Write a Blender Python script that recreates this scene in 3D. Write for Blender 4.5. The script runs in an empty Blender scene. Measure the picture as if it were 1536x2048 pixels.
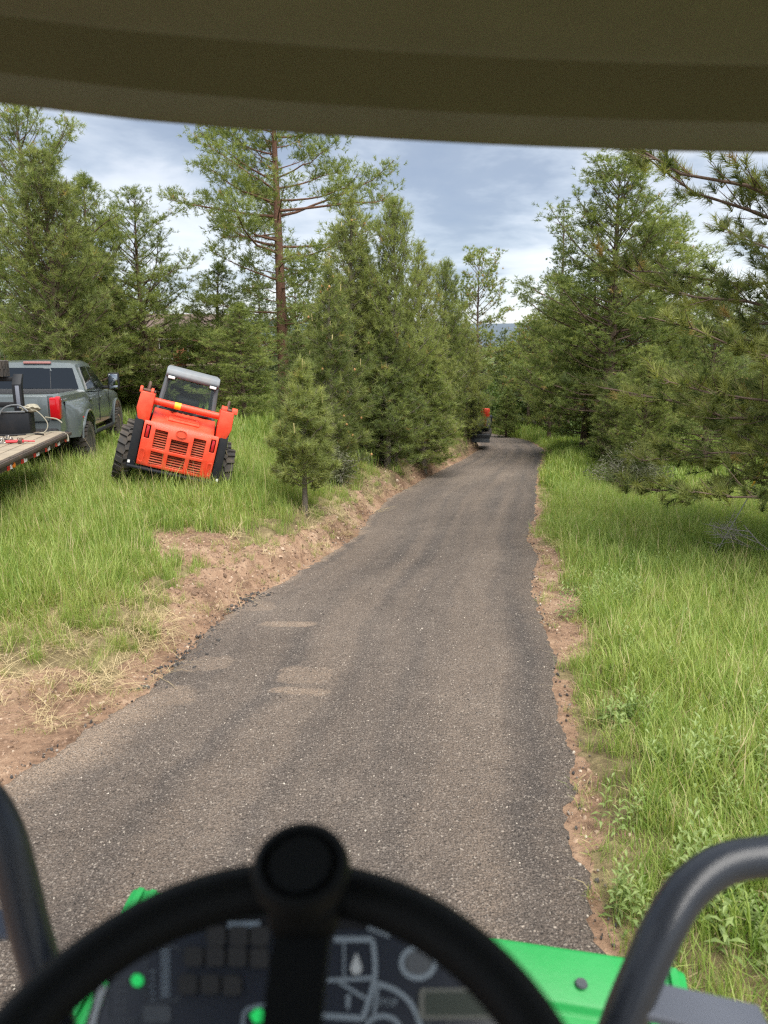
import bpy, bmesh, math, random
import numpy as np
from mathutils import Vector, Matrix, Euler
rad = math.radians
S = bpy.context.scene
C = S.collection
random.seed(7)
RNG = np.random.default_rng(11)

# ------------------------------------------------------------------ camera
CAMZ = 2.4
PITCH = math.atan(359 / 1479)
cp, sp = math.cos(PITCH), math.sin(PITCH)
cam_d = bpy.data.cameras.new('camera')
cam = bpy.data.objects.new('camera', cam_d); C.objects.link(cam)
cam.location = (0, 0, CAMZ)
cam.rotation_euler = (math.pi / 2 - PITCH, 0, 0)
cam_d.sensor_fit = 'VERTICAL'; cam_d.sensor_height = 36; cam_d.lens = 26
cam_d.clip_start = 0.02; cam_d.clip_end = 12000
cam_d.dof.use_dof = True; cam_d.dof.focus_distance = 11; cam_d.dof.aperture_fstop = 3.8
S.camera = cam

# ------------------------------------------------------------------ sky, sun, exposure
SUN_EL, SUN_AZ = rad(64), rad(150)          # azimuth clockwise from +y
W = bpy.data.worlds.new('World'); S.world = W; W.use_nodes = True
nt = W.node_tree; nt.nodes.clear()
def N(t, typ, **kw):
    n = t.nodes.new(typ)
    for k, v in kw.items(): setattr(n, k, v)
    return n
def L(t, a, b): t.links.new(a, b)
def val(n, **kw):
    for k, v in kw.items(): n.inputs[k.replace('_', ' ')].default_value = v
    return n
def math_(t, op, a, b=None, c=None, clamp=False):
    n = N(t, 'ShaderNodeMath', operation=op, use_clamp=clamp)
    for i, q in enumerate((a, b, c)):
        if q is None: continue
        if isinstance(q, (int, float)): n.inputs[i].default_value = q
        else: L(t, q, n.inputs[i])
    return n.outputs[0]
def mix_(t, f, a, b, typ='MIX'):
    n = N(t, 'ShaderNodeMix', data_type='RGBA', blend_type=typ)
    for i, q in ((0, f), (6, a), (7, b)):
        if isinstance(q, (int, float)): n.inputs[i].default_value = q
        elif isinstance(q, (tuple, list)): n.inputs[i].default_value = (*q[:3], 1)
        else: L(t, q, n.inputs[i])
    return n.outputs[2]
def ramp_(t, f, stops, interp='LINEAR'):
    n = N(t, 'ShaderNodeValToRGB'); e = n.color_ramp.elements; n.color_ramp.interpolation = interp
    while len(e) < len(stops): e.new(0.5)
    for q, (p, c) in zip(e, stops):
        q.position = p; q.color = (*c, 1) if isinstance(c, (tuple, list)) else (c, c, c, 1)
    L(t, f, n.inputs[0])
    return n.outputs[0]
def noise_(t, vec, scale, detail=4, rough=0.55, dist=0.0):
    n = N(t, 'ShaderNodeTexNoise'); val(n, Scale=scale, Detail=detail, Roughness=rough, Distortion=dist)
    if vec is not None: L(t, vec, n.inputs['Vector'])
    return n.outputs[0]

tc = N(nt, 'ShaderNodeTexCoord')
sep = N(nt, 'ShaderNodeSeparateXYZ'); L(nt, tc.outputs['Generated'], sep.inputs[0])
zc = math_(nt, 'ADD', math_(nt, 'MAXIMUM', sep.outputs[2], 0.0), 0.22)
cmb = N(nt, 'ShaderNodeCombineXYZ')
L(nt, math_(nt, 'DIVIDE', sep.outputs[0], zc), cmb.inputs[0])
L(nt, math_(nt, 'DIVIDE', sep.outputs[1], zc), cmb.inputs[1])
cmb.inputs[2].default_value = 8.9
n1 = noise_(nt, cmb.outputs[0], 0.85, 9, 0.52, 0.25)
n2 = noise_(nt, cmb.outputs[0], 2.2, 8, 0.55, 0.3)
cl = math_(nt, 'ADD', math_(nt, 'MULTIPLY', n1, 0.68), math_(nt, 'MULTIPLY', n2, 0.32))
# brighter, whiter cloud towards the horizon
hz = math_(nt, 'MULTIPLY', math_(nt, 'SUBTRACT', 0.34, sep.outputs[2], clamp=True), 0.42)
cl = math_(nt, 'ADD', cl, hz)
ccol = ramp_(nt, cl, [(0.40, (0.40, 0.485, 0.64)), (0.475, (0.50, 0.58, 0.71)), (0.52, (0.74, 0.82, 0.93)), (0.565, (1.02, 1.07, 1.14)), (0.61, (1.16, 1.20, 1.25)), (0.68, (1.38, 1.40, 1.42))])
sky = N(nt, 'ShaderNodeTexSky', sky_type='NISHITA', sun_disc=False)
sky.sun_elevation = SUN_EL; sky.sun_rotation = SUN_AZ; sky.altitude = 2000
skm = mix_(nt, 0.95, sky.outputs[0], ccol)
bg = N(nt, 'ShaderNodeBackground'); bg.inputs[1].default_value = 0.13
L(nt, skm, bg.inputs[0])
wo = N(nt, 'ShaderNodeOutputWorld'); L(nt, bg.outputs[0], wo.inputs[0])

sd = bpy.data.lights.new('sun', 'SUN'); sun = bpy.data.objects.new('sun', sd); C.objects.link(sun)
sd.energy = 1.5; sd.angle = rad(60); sd.color = (1.0, 0.955, 0.88)
sdir = Vector((math.sin(SUN_AZ) * math.cos(SUN_EL), math.cos(SUN_AZ) * math.cos(SUN_EL), math.sin(SUN_EL)))
sun.rotation_euler = sdir.to_track_quat('Z', 'Y').to_euler(); sun.location = (0, -5, 30)

S.view_settings.view_transform = 'Standard'; S.view_settings.look = 'None'
S.view_settings.gamma = 1; S.view_settings.use_curve_mapping = False
S.view_settings.exposure = 2.5
S.cycles.use_denoising = False; S.cycles.filter_width = 1.3
S.cycles.max_bounces = 8; S.cycles.diffuse_bounces = 5; S.cycles.glossy_bounces = 3
S.cycles.transmission_bounces = 4; S.cycles.transparent_max_bounces = 6
S.cycles.caustics_reflective = False; S.cycles.caustics_refractive = False

# ------------------------------------------------------------------ projection helpers (photo pixels of the 1536x2048 frame)
F = 1479.0
def ray(px, py):
    v = (1024 - py) / F
    return Vector(((px - 768) / F, cp + v * sp, -sp + v * cp))
def at(px, py, D): return Vector((0, 0, CAMZ)) + ray(px, py) * D

# ------------------------------------------------------------------ numpy value noise
_perm = np.random.default_rng(3).permutation(4096)
_valr = np.random.default_rng(4).random(4096)
def vnoise(x, y, s=1.0, seed=0):
    x = np.asarray(x, float) * s + seed * 17.31; y = np.asarray(y, float) * s + seed * 9.77
    xi = np.floor(x).astype(int); yi = np.floor(y).astype(int); fx = x - xi; fy = y - yi
    fx = fx * fx * (3 - 2 * fx); fy = fy * fy * (3 - 2 * fy)
    h = lambda a, b: _valr[_perm[(_perm[a & 4095] + b) & 4095]]
    return (h(xi, yi) * (1 - fx) + h(xi + 1, yi) * fx) * (1 - fy) + (h(xi, yi + 1) * (1 - fx) + h(xi + 1, yi + 1) * fx) * fy
def fbm(x, y, s=1.0, o=4, seed=0):
    r = 0; a = 0.5
    for k in range(o): r = r + a * vnoise(x, y, s * 2 ** k, seed + k); a *= 0.5
    return r / (1 - 0.5 ** o)
def sst(a, b, x):
    t = np.clip((np.asarray(x, float) - a) / (b - a), 0, 1); return t * t * (3 - 2 * t)

# ------------------------------------------------------------------ terrain
RL = [(-6, -2.45), (2, -2.4), (3.96, -2.32), (4.42, -2.2), (5.04, -1.98), (5.72, -1.85), (7.04, -1.72), (7.84, -1.6), (8.69, -1.29), (10.37, -0.79), (11.66, -0.5), (15.42, 0.02), (19.37, 1.09), (23.78, 2.47), (28.7, 3.75), (33, 4.0), (40, 2.6), (50, -2), (62, -10)]
RR = [(-6, 0.7), (2, 0.93), (2.61, 0.97), (2.94, 1.01), (3.18, 1.04), (3.42, 1.01), (3.52, 1.0), (4.0, 1.18), (4.4, 1.3), (4.94, 1.33), (5.7, 1.44), (6.17, 1.6), (7.01, 1.66), (8.62, 1.83), (9.89, 2.2), (11.57, 2.34), (13.45, 2.87), (18.84, 4.0), (24, 5.2), (28.0, 6.15), (33, 6.5), (40, 5.6), (50, 1), (62, -7)]
RL, RR = np.array(RL), np.array(RR)
def xL(y): return np.interp(y, RL[:, 0], RL[:, 1])
def xR(y): return np.interp(y, RR[:, 0], RR[:, 1])
def zr(y):
    y = np.asarray(y, float)
    z = -0.07 * np.minimum(y, 28)
    e = np.clip(y - 28, 0, 60); z = z - 0.07 * e - 0.0024 * np.minimum(e, 40) ** 2 * np.minimum(1, e / 40) - np.clip(e - 40, 0, 20) * 0.1
    f = np.clip(y - 88, 0, 1e9); return z - 30 * (1 - np.exp(-f / 250.0))
def zl(y):
    y = np.asarray(y, float); return 0.25 - 0.035 * np.minimum(y, 45) - 0.02 * np.clip(y - 45, 0, 45) - 34 * (1 - np.exp(-np.clip(y - 90, 0, 1e9) / 260.0))
def ground(x, y, fine=True):
    x = np.asarray(x, float); y = np.asarray(y, float)
    base = zr(y)
    dL = xL(y) - x; dR = x - xR(y)
    up = np.maximum(zl(y) - base, 0) * sst(3.6, 8.0, y + 0.25 * dL) 
    q = np.clip(dL / 3.3, 0, 1)
    prof = 0.30 * sst(0.03, 0.30, dL + 0.22 * (fbm(x, y, 2.3, 3, 5) - 0.5)) + 0.70 * (q * (2 - q)) * (dL > 0)
    far = 1 - sst(26, 40, y) * (1 - sst(0.5, 6, dL))
    z = base + up * prof * far
    z = z + 0.16 * np.exp(-((x + 3.1) ** 2 + (y - 11.4) ** 2) / 3.0)
    # right verge: low lip, then falling away gently
    z = z + 0.05 * sst(0.0, 0.5, dR) - 0.035 * np.clip(dR - 0.8, 0, 14)
    ins = np.minimum(-dL, -dR)                      # >0 inside the road
    z = z - 0.05 * sst(0.05, 0.3, ins)
    if fine:
        k = sst(0.0, 0.25, -ins)
        z = z + k * (0.10 * (fbm(x, y, 0.7, 3, 1) - 0.5) + 0.05 * (fbm(x, y, 4.0, 3, 2) - 0.5))
        cutm = sst(-0.05, 0.1, dL) * (1 - sst(0.7, 1.5, dL)) * sst(5, 7, y)
        z = z + cutm * 0.26 * (fbm(x, y, 5.0, 4, 8) - 0.5)
    return z
def gz(x, y): return float(ground(x, y))
def hit(px, py):
    r = ray(px, py); d = 0.5
    while d < 400:
        p = Vector((0, 0, CAMZ)) + r * d
        if p.z < gz(p.x, p.y): return p
        d *= 1.004
    return p
def rmargin(y):
    return np.interp(y, [2, 3.1, 3.35, 4.05, 4.4, 4.9, 5.4, 5.9, 6.3, 7.4, 9.6, 10.6, 12, 14, 20, 30], [0.0, 0.0, 0.16, 0.18, -0.08, 0.14, 0.16, -0.02, 0.30, 0.40, 0.42, 0.26, 0.08, 0.02, 0.04, 0.0])
def lmargin(y):
    return np.interp(y, [5, 6, 7, 7.8, 8.7, 10.4, 11.6, 15, 20, 30], [0.38, 0.33, 0.42, 0.70, 0.75, 0.38, 0.24, 0.22, 0.22, 0.15])
def dirt(x, y):
    x = np.asarray(x, float); y = np.asarray(y, float)
    dL = xL(y) - x; dR = x - xR(y); nz = (fbm(x, y, 2.2, 4, 21) - 0.5); nf = fbm(x, y, 7, 3, 22) - 0.5
    a = 1 - sst(-0.12, 0.12, dL - lmargin(y) + 0.5 * nz + 0.25 * nf); a = a * (dL > -0.5) * sst(4.5, 5, y)
    pat = np.exp(-(((x + 2.45) / 0.75) ** 2 + ((y - 9.0) / 0.7) ** 2)); a = np.maximum(a, sst(0.35, 0.6, pat + 0.5 * nz))
    b = (1 - sst(-0.08, 0.08, dR - rmargin(y) + 0.45 * nz + 0.35 * nf)) * (dR > -0.5)
    apron = (1 - sst(5.2, 5.7, y - 0.10 * np.clip(-2 - x, 0, 6) + 0.9 * nz)) * (x < xL(y) + 0.5)
    path = np.exp(-((x - 6.9 + 0.25 * (y - 8.0)) / 0.5) ** 2) * sst(4, 6, y) * (1 - sst(8.6, 9.6, y))
    path = sst(0.4, 0.7, path + nz * 0.5)
    drive = np.exp(-((x + 6.3 + 0.17 * (y - 19)) / 1.8) ** 2) * sst(17.5, 19, y) * (1 - sst(24, 27, y)); drive = sst(0.4, 0.8, drive + nz * 0.6)
    inside = (dL < 0.0) & (dR < 0.0)
    return np.clip(np.maximum.reduce([a, b, apron, path, drive, inside * 1.0]), 0, 1)

# ------------------------------------------------------------------ object helpers
def tag(o, label, cat, group=None):
    o['label'] = label; o['category'] = cat
    if group: o['group'] = group
    return o
def empty(name, loc, rot=(0, 0, 0), label=None, cat=None, group=None):
    o = bpy.data.objects.new(name, None); C.objects.link(o); o.location = loc; o.rotation_euler = rot
    o.empty_display_size = 0.2
    if label: tag(o, label, cat, group)
    return o
def np_mesh(name, v, faces, attrs=None, smooth=False):
    v = np.asarray(v, np.float32); f = np.asarray(faces, np.int32); k = f.shape[1]
    m = bpy.data.meshes.new(name)
    m.vertices.add(len(v)); m.vertices.foreach_set('co', v.ravel())
    m.loops.add(f.size); m.loops.foreach_set('vertex_index', f.ravel())
    m.polygons.add(len(f)); m.polygons.foreach_set('loop_start', np.arange(0, f.size, k, dtype=np.int32))
    try: m.polygons.foreach_set('loop_total', np.full(len(f), k, np.int32))
    except Exception: pass
    m.polygons.foreach_set('use_smooth', np.full(len(f), smooth))
    for an, (typ, data) in (attrs or {}).items():
        a = m.attributes.new(an, typ, 'POINT')
        a.data.foreach_set('vector' if typ == 'FLOAT_VECTOR' else 'value', np.asarray(data).ravel())
    m.update(calc_edges=True)
    return m
def mobj(name, mesh, mat, parent=None, loc=None):
    o = bpy.data.objects.new(name, mesh); C.objects.link(o)
    if mat is not None and len(mesh.materials) == 0: mesh.materials.append(mat)
    if parent is not None: o.parent = parent
    if loc is not None: o.location = loc
    return o
def fin(name, bm, mat, parent=None, sharp=32, loc=None):
    bmesh.ops.recalc_face_normals(bm, faces=bm.faces)
    for e in bm.edges:
        if len(e.link_faces) == 2 and e.calc_face_angle(0) > rad(sharp): e.smooth = False
    for f in bm.faces: f.smooth = True
    m = bpy.data.meshes.new(name); bm.to_mesh(m); bm.free()
    return mobj(name, m, mat, parent, loc)
def nb(): return bmesh.new()
def box(bm, c, s, bev=0.0, M=None, seg=2):
    r = bmesh.ops.create_cube(bm, size=1.0)
    vs = r['verts']
    for v in vs: v.co = Vector((v.co.x * s[0], v.co.y * s[1], v.co.z * s[2]))
    if bev > 0:
        es = list({e for v in vs for e in v.link_edges})
        g = bmesh.ops.bevel(bm, geom=es, offset=min(bev, min(s) * 0.45), segments=seg, affect='EDGES', profile=0.5)
        vs = list({v for f in g['faces'] for v in f.verts} | {v for v in vs if v.is_valid})
    for v in vs:
        p = v.co
        if M is not None: p = M @ p
        v.co = p + Vector(c)
    return vs
def boxb(bm, p0, p1, bev=0.0): return box(bm, [(a + b) / 2 for a, b in zip(p0, p1)], [abs(b - a) for a, b in zip(p0, p1)], bev)
def prism(bm, pts, axis, a, b, bev=0.0, M=None):
    """polygon pts in the two remaining axes (in xyz order), extruded along axis from a to b"""
    def mk(q, t):
        q = list(q); q.insert(axis, t); q = Vector(q); return M @ q if M is not None else q
    v0 = [bm.verts.new(mk(q, a)) for q in pts]; v1 = [bm.verts.new(mk(q, b)) for q in pts]
    n = len(pts); fs = [bm.faces.new(v0[::-1]), bm.faces.new(v1)]
    for i in range(n): fs.append(bm.faces.new((v0[i], v0[(i + 1) % n], v1[(i + 1) % n], v1[i])))
    bmesh.ops.recalc_face_normals(bm, faces=fs)
    if bev > 0:
        es = list({e for f in fs for e in f.edges})
        bmesh.ops.bevel(bm, geom=es, offset=bev, segments=2, affect='EDGES', profile=0.5)
def tube(bm, pts, r, n=10, caps=True, closed=False):
    pts = [Vector(p) for p in pts]; rs = r if isinstance(r, (list, tuple)) else [r] * len(pts)
    K = len(pts); rings = []; prev = None
    for i, p in enumerate(pts):
        if closed: d = pts[(i + 1) % K] - pts[i - 1]
        else: d = pts[min(i + 1, K - 1)] - pts[max(i - 1, 0)]
        d.normalize()
        if prev is None:
            u = d.orthogonal().normalized()
        else:
            u = (prev - d * prev.dot(d)).normalized()
        prev = u; w = d.cross(u)
        rings.append([bm.verts.new(p + (u * math.cos(2 * math.pi * k / n) + w * math.sin(2 * math.pi * k / n)) * rs[i]) for k in range(n)])
    for i in range(K if closed else K - 1):
        a, b = rings[i], rings[(i + 1) % K]
        for k in range(n): bm.faces.new((a[k], a[(k + 1) % n], b[(k + 1) % n], b[k]))
    if caps and not closed:
        bm.faces.new(rings[0][::-1]); bm.faces.new(rings[-1])
def smooth_path(pts, n=6):
    pts = [Vector(p) for p in pts]; out = []
    for i in range(len(pts) - 1):
        p0, p1, p2, p3 = pts[max(i - 1, 0)], pts[i], pts[i + 1], pts[min(i + 2, len(pts) - 1)]
        for k in range(n):
            t = k / n
            out.append(0.5 * ((2 * p1) + (p2 - p0) * t + (2 * p0 - 5 * p1 + 4 * p2 - p3) * t * t + (3 * p1 - p0 - 3 * p2 + p3) * t ** 3))
    out.append(pts[-1]); return out
def lathe(bm, prof, n=24, M=None):
    """profile (r, h) revolved about local z"""
    rings = []
    for r, h in prof:
        ring = []
        for k in range(n):
            a = 2 * math.pi * k / n; p = Vector((r * math.cos(a), r * math.sin(a), h))
            ring.append(bm.verts.new(M @ p if M is not None else p))
        rings.append(ring)
    for a, b in zip(rings, rings[1:]):
        for k in range(n): bm.faces.new((a[k], a[(k + 1) % n], b[(k + 1) % n], b[k]))
    if prof[0][0] > 1e-6: bm.faces.new(rings[0][::-1])
    if prof[-1][0] > 1e-6: bm.faces.new(rings[-1])
    bmesh.ops.remove_doubles(bm, verts=[v for r in rings for v in r], dist=1e-6)
AX = lambda d: Vector(d).to_track_quat('Z', 'Y').to_matrix().to_4x4()
def TM(loc, rot=None):
    M = Matrix.Translation(loc); return M @ rot if rot is not None else M
def copy_tree(o, parent=None):
    c = o.copy(); C.objects.link(c); c.parent = parent
    for ch in o.children: copy_tree(ch, c)
    return c

# ------------------------------------------------------------------ materials
def mat(name, col, rough=0.6, metal=0.0, var=0.0, vscale=8.0, bump=0.0, bscale=60.0, coat=0.0, spec=0.5, dust=0.0, dustc=(0.30, 0.22, 0.15)):
    m = bpy.data.materials.new(name); m.use_nodes = True; t = m.node_tree
    b = t.nodes['Principled BSDF']; b.inputs['Roughness'].default_value = rough; b.inputs['Metallic'].default_value = metal
    b.inputs['Specular IOR Level'].default_value = spec
    if coat: b.inputs['Coat Weight'].default_value = coat; b.inputs['Coat Roughness'].default_value = 0.08
    tcn = N(t, 'ShaderNodeTexCoord').outputs['Object']
    c = None
    if var > 0:
        f = noise_(t, tcn, vscale, 5, 0.6)
        f = math_(t, 'MULTIPLY_ADD', f, 2 * var, 1 - var)
        vm = N(t, 'ShaderNodeVectorMath', operation='SCALE'); vm.inputs[0].default_value = col[:3]; L(t, f, vm.inputs['Scale'])
        c = vm.outputs[0]
    if dust > 0:
        g = N(t, 'ShaderNodeNewGeometry'); sx = N(t, 'ShaderNodeSeparateXYZ'); 
        f = math_(t, 'SMOOTHSTEP' if False else 'MULTIPLY', ramp_(t, noise_(t, tcn, 5, 6, 0.65), [(0.42, 0), (0.75, 1)]), dust)
        c = mix_(t, f, c if c is not None else col, dustc)
        L(t, math_(t, 'MULTIPLY_ADD', f, 0.5, rough, clamp=True), b.inputs['Roughness'])
    if c is not None: L(t, c, b.inputs['Base Color'])
    else: b.inputs['Base Color'].default_value = (*col[:3], 1)
    if bump > 0:
        bn = N(t, 'ShaderNodeBump'); bn.inputs['Strength'].default_value = bump; bn.inputs['Distance'].default_value = 0.01
        L(t, noise_(t, tcn, bscale, 5, 0.6), bn.inputs['Height']); L(t, bn.outputs[0], b.inputs['Normal'])
    return m
M = {}
M['orange'] = mat('orange_paint', (0.74, 0.052, 0.017), 0.5, var=0.22, vscale=5, dust=0.34, dustc=(0.42, 0.16, 0.08), coat=0.08, bump=0.06, bscale=30)
M['black_steel'] = mat('black_steel', (0.010, 0.012, 0.016), 0.55, var=0.25, dust=0.04, spec=0.25)
M['dark_grey'] = mat('dark_grey_paint', (0.075, 0.085, 0.095), 0.45, var=0.15, dust=0.12)
M['roof_grey'] = mat('roof_grey_paint', (0.17, 0.19, 0.21), 0.55, var=0.2, vscale=12, dust=0.25)
M['rubber'] = mat('tyre_rubber', (0.035, 0.033, 0.032), 0.85, var=0.3, dust=0.6, dustc=(0.16, 0.125, 0.09), bump=0.3)
M['slat'] = mat('slat_orange', (0.40, 0.062, 0.025), 0.6, dust=0.25)  # body orange darkened to carry the shade inside the door openings
M['redlens'] = mat('red_lens', (0.45, 0.008, 0.012), 0.15, coat=0.5)
M['whitelens'] = mat('white_lens', (0.75, 0.76, 0.76), 0.2)
M['yellow'] = mat('yellow_tag', (0.85, 0.5, 0.02), 0.5)
M['white'] = mat('white_paint', (0.75, 0.75, 0.73), 0.5, var=0.05)
M['steel'] = mat('worn_steel', (0.32, 0.30, 0.28), 0.4, 0.9, var=0.3)
M['chrome'] = mat('chrome', (0.7, 0.7, 0.72), 0.15, 1.0)
M['truckpaint'] = mat('truck_paint', (0.125, 0.148, 0.155), 0.32, 0.35, coat=0.8, dust=0.06)
M['trim'] = mat('black_trim', (0.014, 0.014, 0.016), 0.6, spec=0.3)
M['tint'] = mat('tinted_glass', (0.008, 0.010, 0.012), 0.04, spec=0.9)
M['mirror'] = mat('mirror_glass', (0.35, 0.38, 0.40), 0.05, 1.0)
M['green'] = mat('green_paint', (0.010, 0.31, 0.060), 0.45, var=0.10, vscale=14, dust=0.22, dustc=(0.10, 0.40, 0.16), bump=0.08, bscale=90)
M['wheelblack'] = mat('wheel_black', (0.005, 0.006, 0.006), 0.6, bump=0.15, bscale=220, spec=0.22)
M['rail'] = mat('rail_grey', (0.040, 0.046, 0.058), 0.33, var=0.1, bump=0.05, bscale=150)
M['bracket'] = mat('bracket_grey', (0.15, 0.165, 0.205), 0.55, var=0.08)
M['olive'] = mat('canopy_shade_olive', (0.108, 0.110, 0.053), 0.8, var=0.14, vscale=7)  # darker olive paints shade onto the canopy's rear-facing front band
M['canopy'] = mat('canopy_tan', (0.178, 0.186, 0.128), 0.8, var=0.14, vscale=6, dust=0.3, dustc=(0.125, 0.125, 0.088))
M['panel'] = mat('panel_slate', (0.028, 0.034, 0.048), 0.35, var=0.05)
M['keys'] = mat('key_grey', (0.036, 0.035, 0.034), 0.6)
M['ink'] = mat('print_glint_pale', (0.26, 0.31, 0.35), 0.6)
M['inkw'] = mat('print_white', (0.55, 0.58, 0.58), 0.6)
M['inkd'] = mat('print_dim', (0.10, 0.11, 0.12), 0.6)
M['lcd'] = mat('lcd_olive', (0.065, 0.078, 0.066), 0.3)
M['lcdf'] = mat('lcd_frame', (0.16, 0.165, 0.145), 0.5)
M['ledgreen'] = mat('led_green', (0.02, 0.55, 0.12), 0.4)
e_ = M['ledgreen'].node_tree.nodes['Principled BSDF']; e_.inputs['Emission Color'].default_value = (0.02, 0.6, 0.12, 1); e_.inputs['Emission Strength'].default_value = 0.12
M['iron'] = mat('rusty_iron', (0.10, 0.062, 0.045), 0.8, var=0.4, vscale=14, bump=0.4)
M['plank'] = mat('weathered_plank', (0.27, 0.225, 0.165), 0.9, var=0.5, vscale=3.5, bump=0.4, bscale=30, dust=0.2)
M['ply'] = mat('orange_board', (0.52, 0.30, 0.11), 0.7, var=0.15)
M['redtape'] = mat('red_tape', (0.50, 0.02, 0.02), 0.4)
M['amber'] = mat('amber_lens', (0.75, 0.20, 0.02), 0.3)
M['redpaint'] = mat('red_paint', (0.55, 0.03, 0.04), 0.45)
M['rope'] = mat('pale_strap', (0.27, 0.25, 0.19), 0.95, var=0.3)
M['deckwood'] = mat('deck_wood', (0.32, 0.25, 0.17), 0.85, var=0.3)
M['brownwall'] = mat('brown_wall', (0.115, 0.060, 0.035), 0.8, var=0.3)
M['roofing'] = mat('roofing', (0.13, 0.09, 0.07), 0.9, var=0.3, bump=0.4)
M['terracotta'] = mat('terracotta', (0.42, 0.15, 0.07), 0.8, var=0.2)
M['bark'] = mat('pine_bark', (0.125, 0.085, 0.065), 0.95, var=0.55, vscale=9, bump=1.0, bscale=22)
M['barkred'] = mat('old_pine_bark', (0.17, 0.088, 0.060), 0.95, var=0.6, vscale=7, bump=1.0, bscale=16)
M['barkyoung'] = mat('young_bark', (0.16, 0.135, 0.11), 0.95, var=0.4, vscale=12, bump=0.6)
M['deadwood'] = mat('dead_wood', (0.33, 0.30, 0.27), 0.95, var=0.35)
M['candle'] = mat('new_candle', (0.50, 0.42, 0.19), 0.8)
M['cone'] = mat('pine_cone', (0.36, 0.20, 0.075), 0.8)

def foliage(name, c0, c1, c2, trans=0.25, vs=0.5, rough=0.6):
    """c0 old needles, c1 young needles, c2 dry; mixed by the mesh attribute 'tint' and the object"""
    m = bpy.data.materials.new(name); m.use_nodes = True; t = m.node_tree; t.nodes.clear()
    a = N(t, 'ShaderNodeAttribute', attribute_name='tint'); oi = N(t, 'ShaderNodeObjectInfo')
    g = N(t, 'ShaderNodeNewGeometry')
    nz = noise_(t, g.outputs['Position'], vs, 4, 0.6)
    f = math_(t, 'ADD', a.outputs['Fac'], math_(t, 'MULTIPLY_ADD', nz, 0.9, -0.45))
    f = math_(t, 'ADD', f, math_(t, 'MULTIPLY_ADD', oi.outputs['Random'], 0.24, -0.12))
    col = ramp_(t, f, [(0.12, c0), (0.62, c1), (0.90, c1), (1.0, c2)])
    d = N(t, 'ShaderNodeBsdfPrincipled'); d.inputs['Roughness'].default_value = rough; d.inputs['Specular IOR Level'].default_value = 0.35
    L(t, col, d.inputs['Base Color'])
    tr = N(t, 'ShaderNodeBsdfTranslucent'); L(t, mix_(t, 1.0, col, (1.0, 1.0, 0.6), 'MULTIPLY'), tr.inputs[0])
    mx = N(t, 'ShaderNodeMixShader'); mx.inputs[0].default_value = trans
    L(t, d.outputs[0], mx.inputs[1]); L(t, tr.outputs[0], mx.inputs[2])
    o = N(t, 'ShaderNodeOutputMaterial'); L(t, mx.outputs[0], o.inputs[0])
    return m
M['needle'] = foliage('pine_needles', (0.135, 0.185, 0.055), (0.320, 0.370, 0.115), (0.40, 0.28, 0.11), 0.48)
M['needle_near'] = foliage('near_pine_needles', (0.105, 0.140, 0.042), (0.370, 0.390, 0.120), (0.42, 0.30, 0.11), 0.45, 1.2)
M['needle_dark'] = foliage('pine_needles_dark', (0.115, 0.160, 0.056), (0.270, 0.325, 0.105), (0.36, 0.26, 0.11), 0.48)
M['needle_young'] = foliage('young_pine_needles', (0.150, 0.195, 0.062), (0.335, 0.370, 0.125), (0.40, 0.30, 0.11), 0.48)
M['needle_sapling'] = foliage('sapling_needles', (0.22, 0.27, 0.09), (0.45, 0.49, 0.17), (0.42, 0.32, 0.12), 0.48)
M['needle_blue'] = foliage('blue_green_needles', (0.125, 0.165, 0.095), (0.26, 0.31, 0.175), (0.36, 0.30, 0.15), 0.48)
M['leaf'] = foliage('shrub_leaves', (0.060, 0.100, 0.028), (0.14, 0.21, 0.055), (0.2, 0.2, 0.05), 0.35)
M['sage'] = foliage('grey_shrub', (0.085, 0.095, 0.050), (0.15, 0.165, 0.085), (0.3, 0.25, 0.14), 0.3)
M['grass'] = foliage('grass_blades', (0.175, 0.295, 0.055), (0.385, 0.465, 0.130), (0.60, 0.50, 0.29), 0.50, 0.55, 0.5)
M['straw'] = foliage('dry_straw', (0.44, 0.35, 0.19), (0.55, 0.45, 0.26), (0.30, 0.22, 0.12), 0.25, 1.5)
M['weed'] = foliage('weed_leaves', (0.16, 0.25, 0.07), (0.30, 0.39, 0.14), (0.3, 0.33, 0.1), 0.45, 2.0, 0.45)
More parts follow.
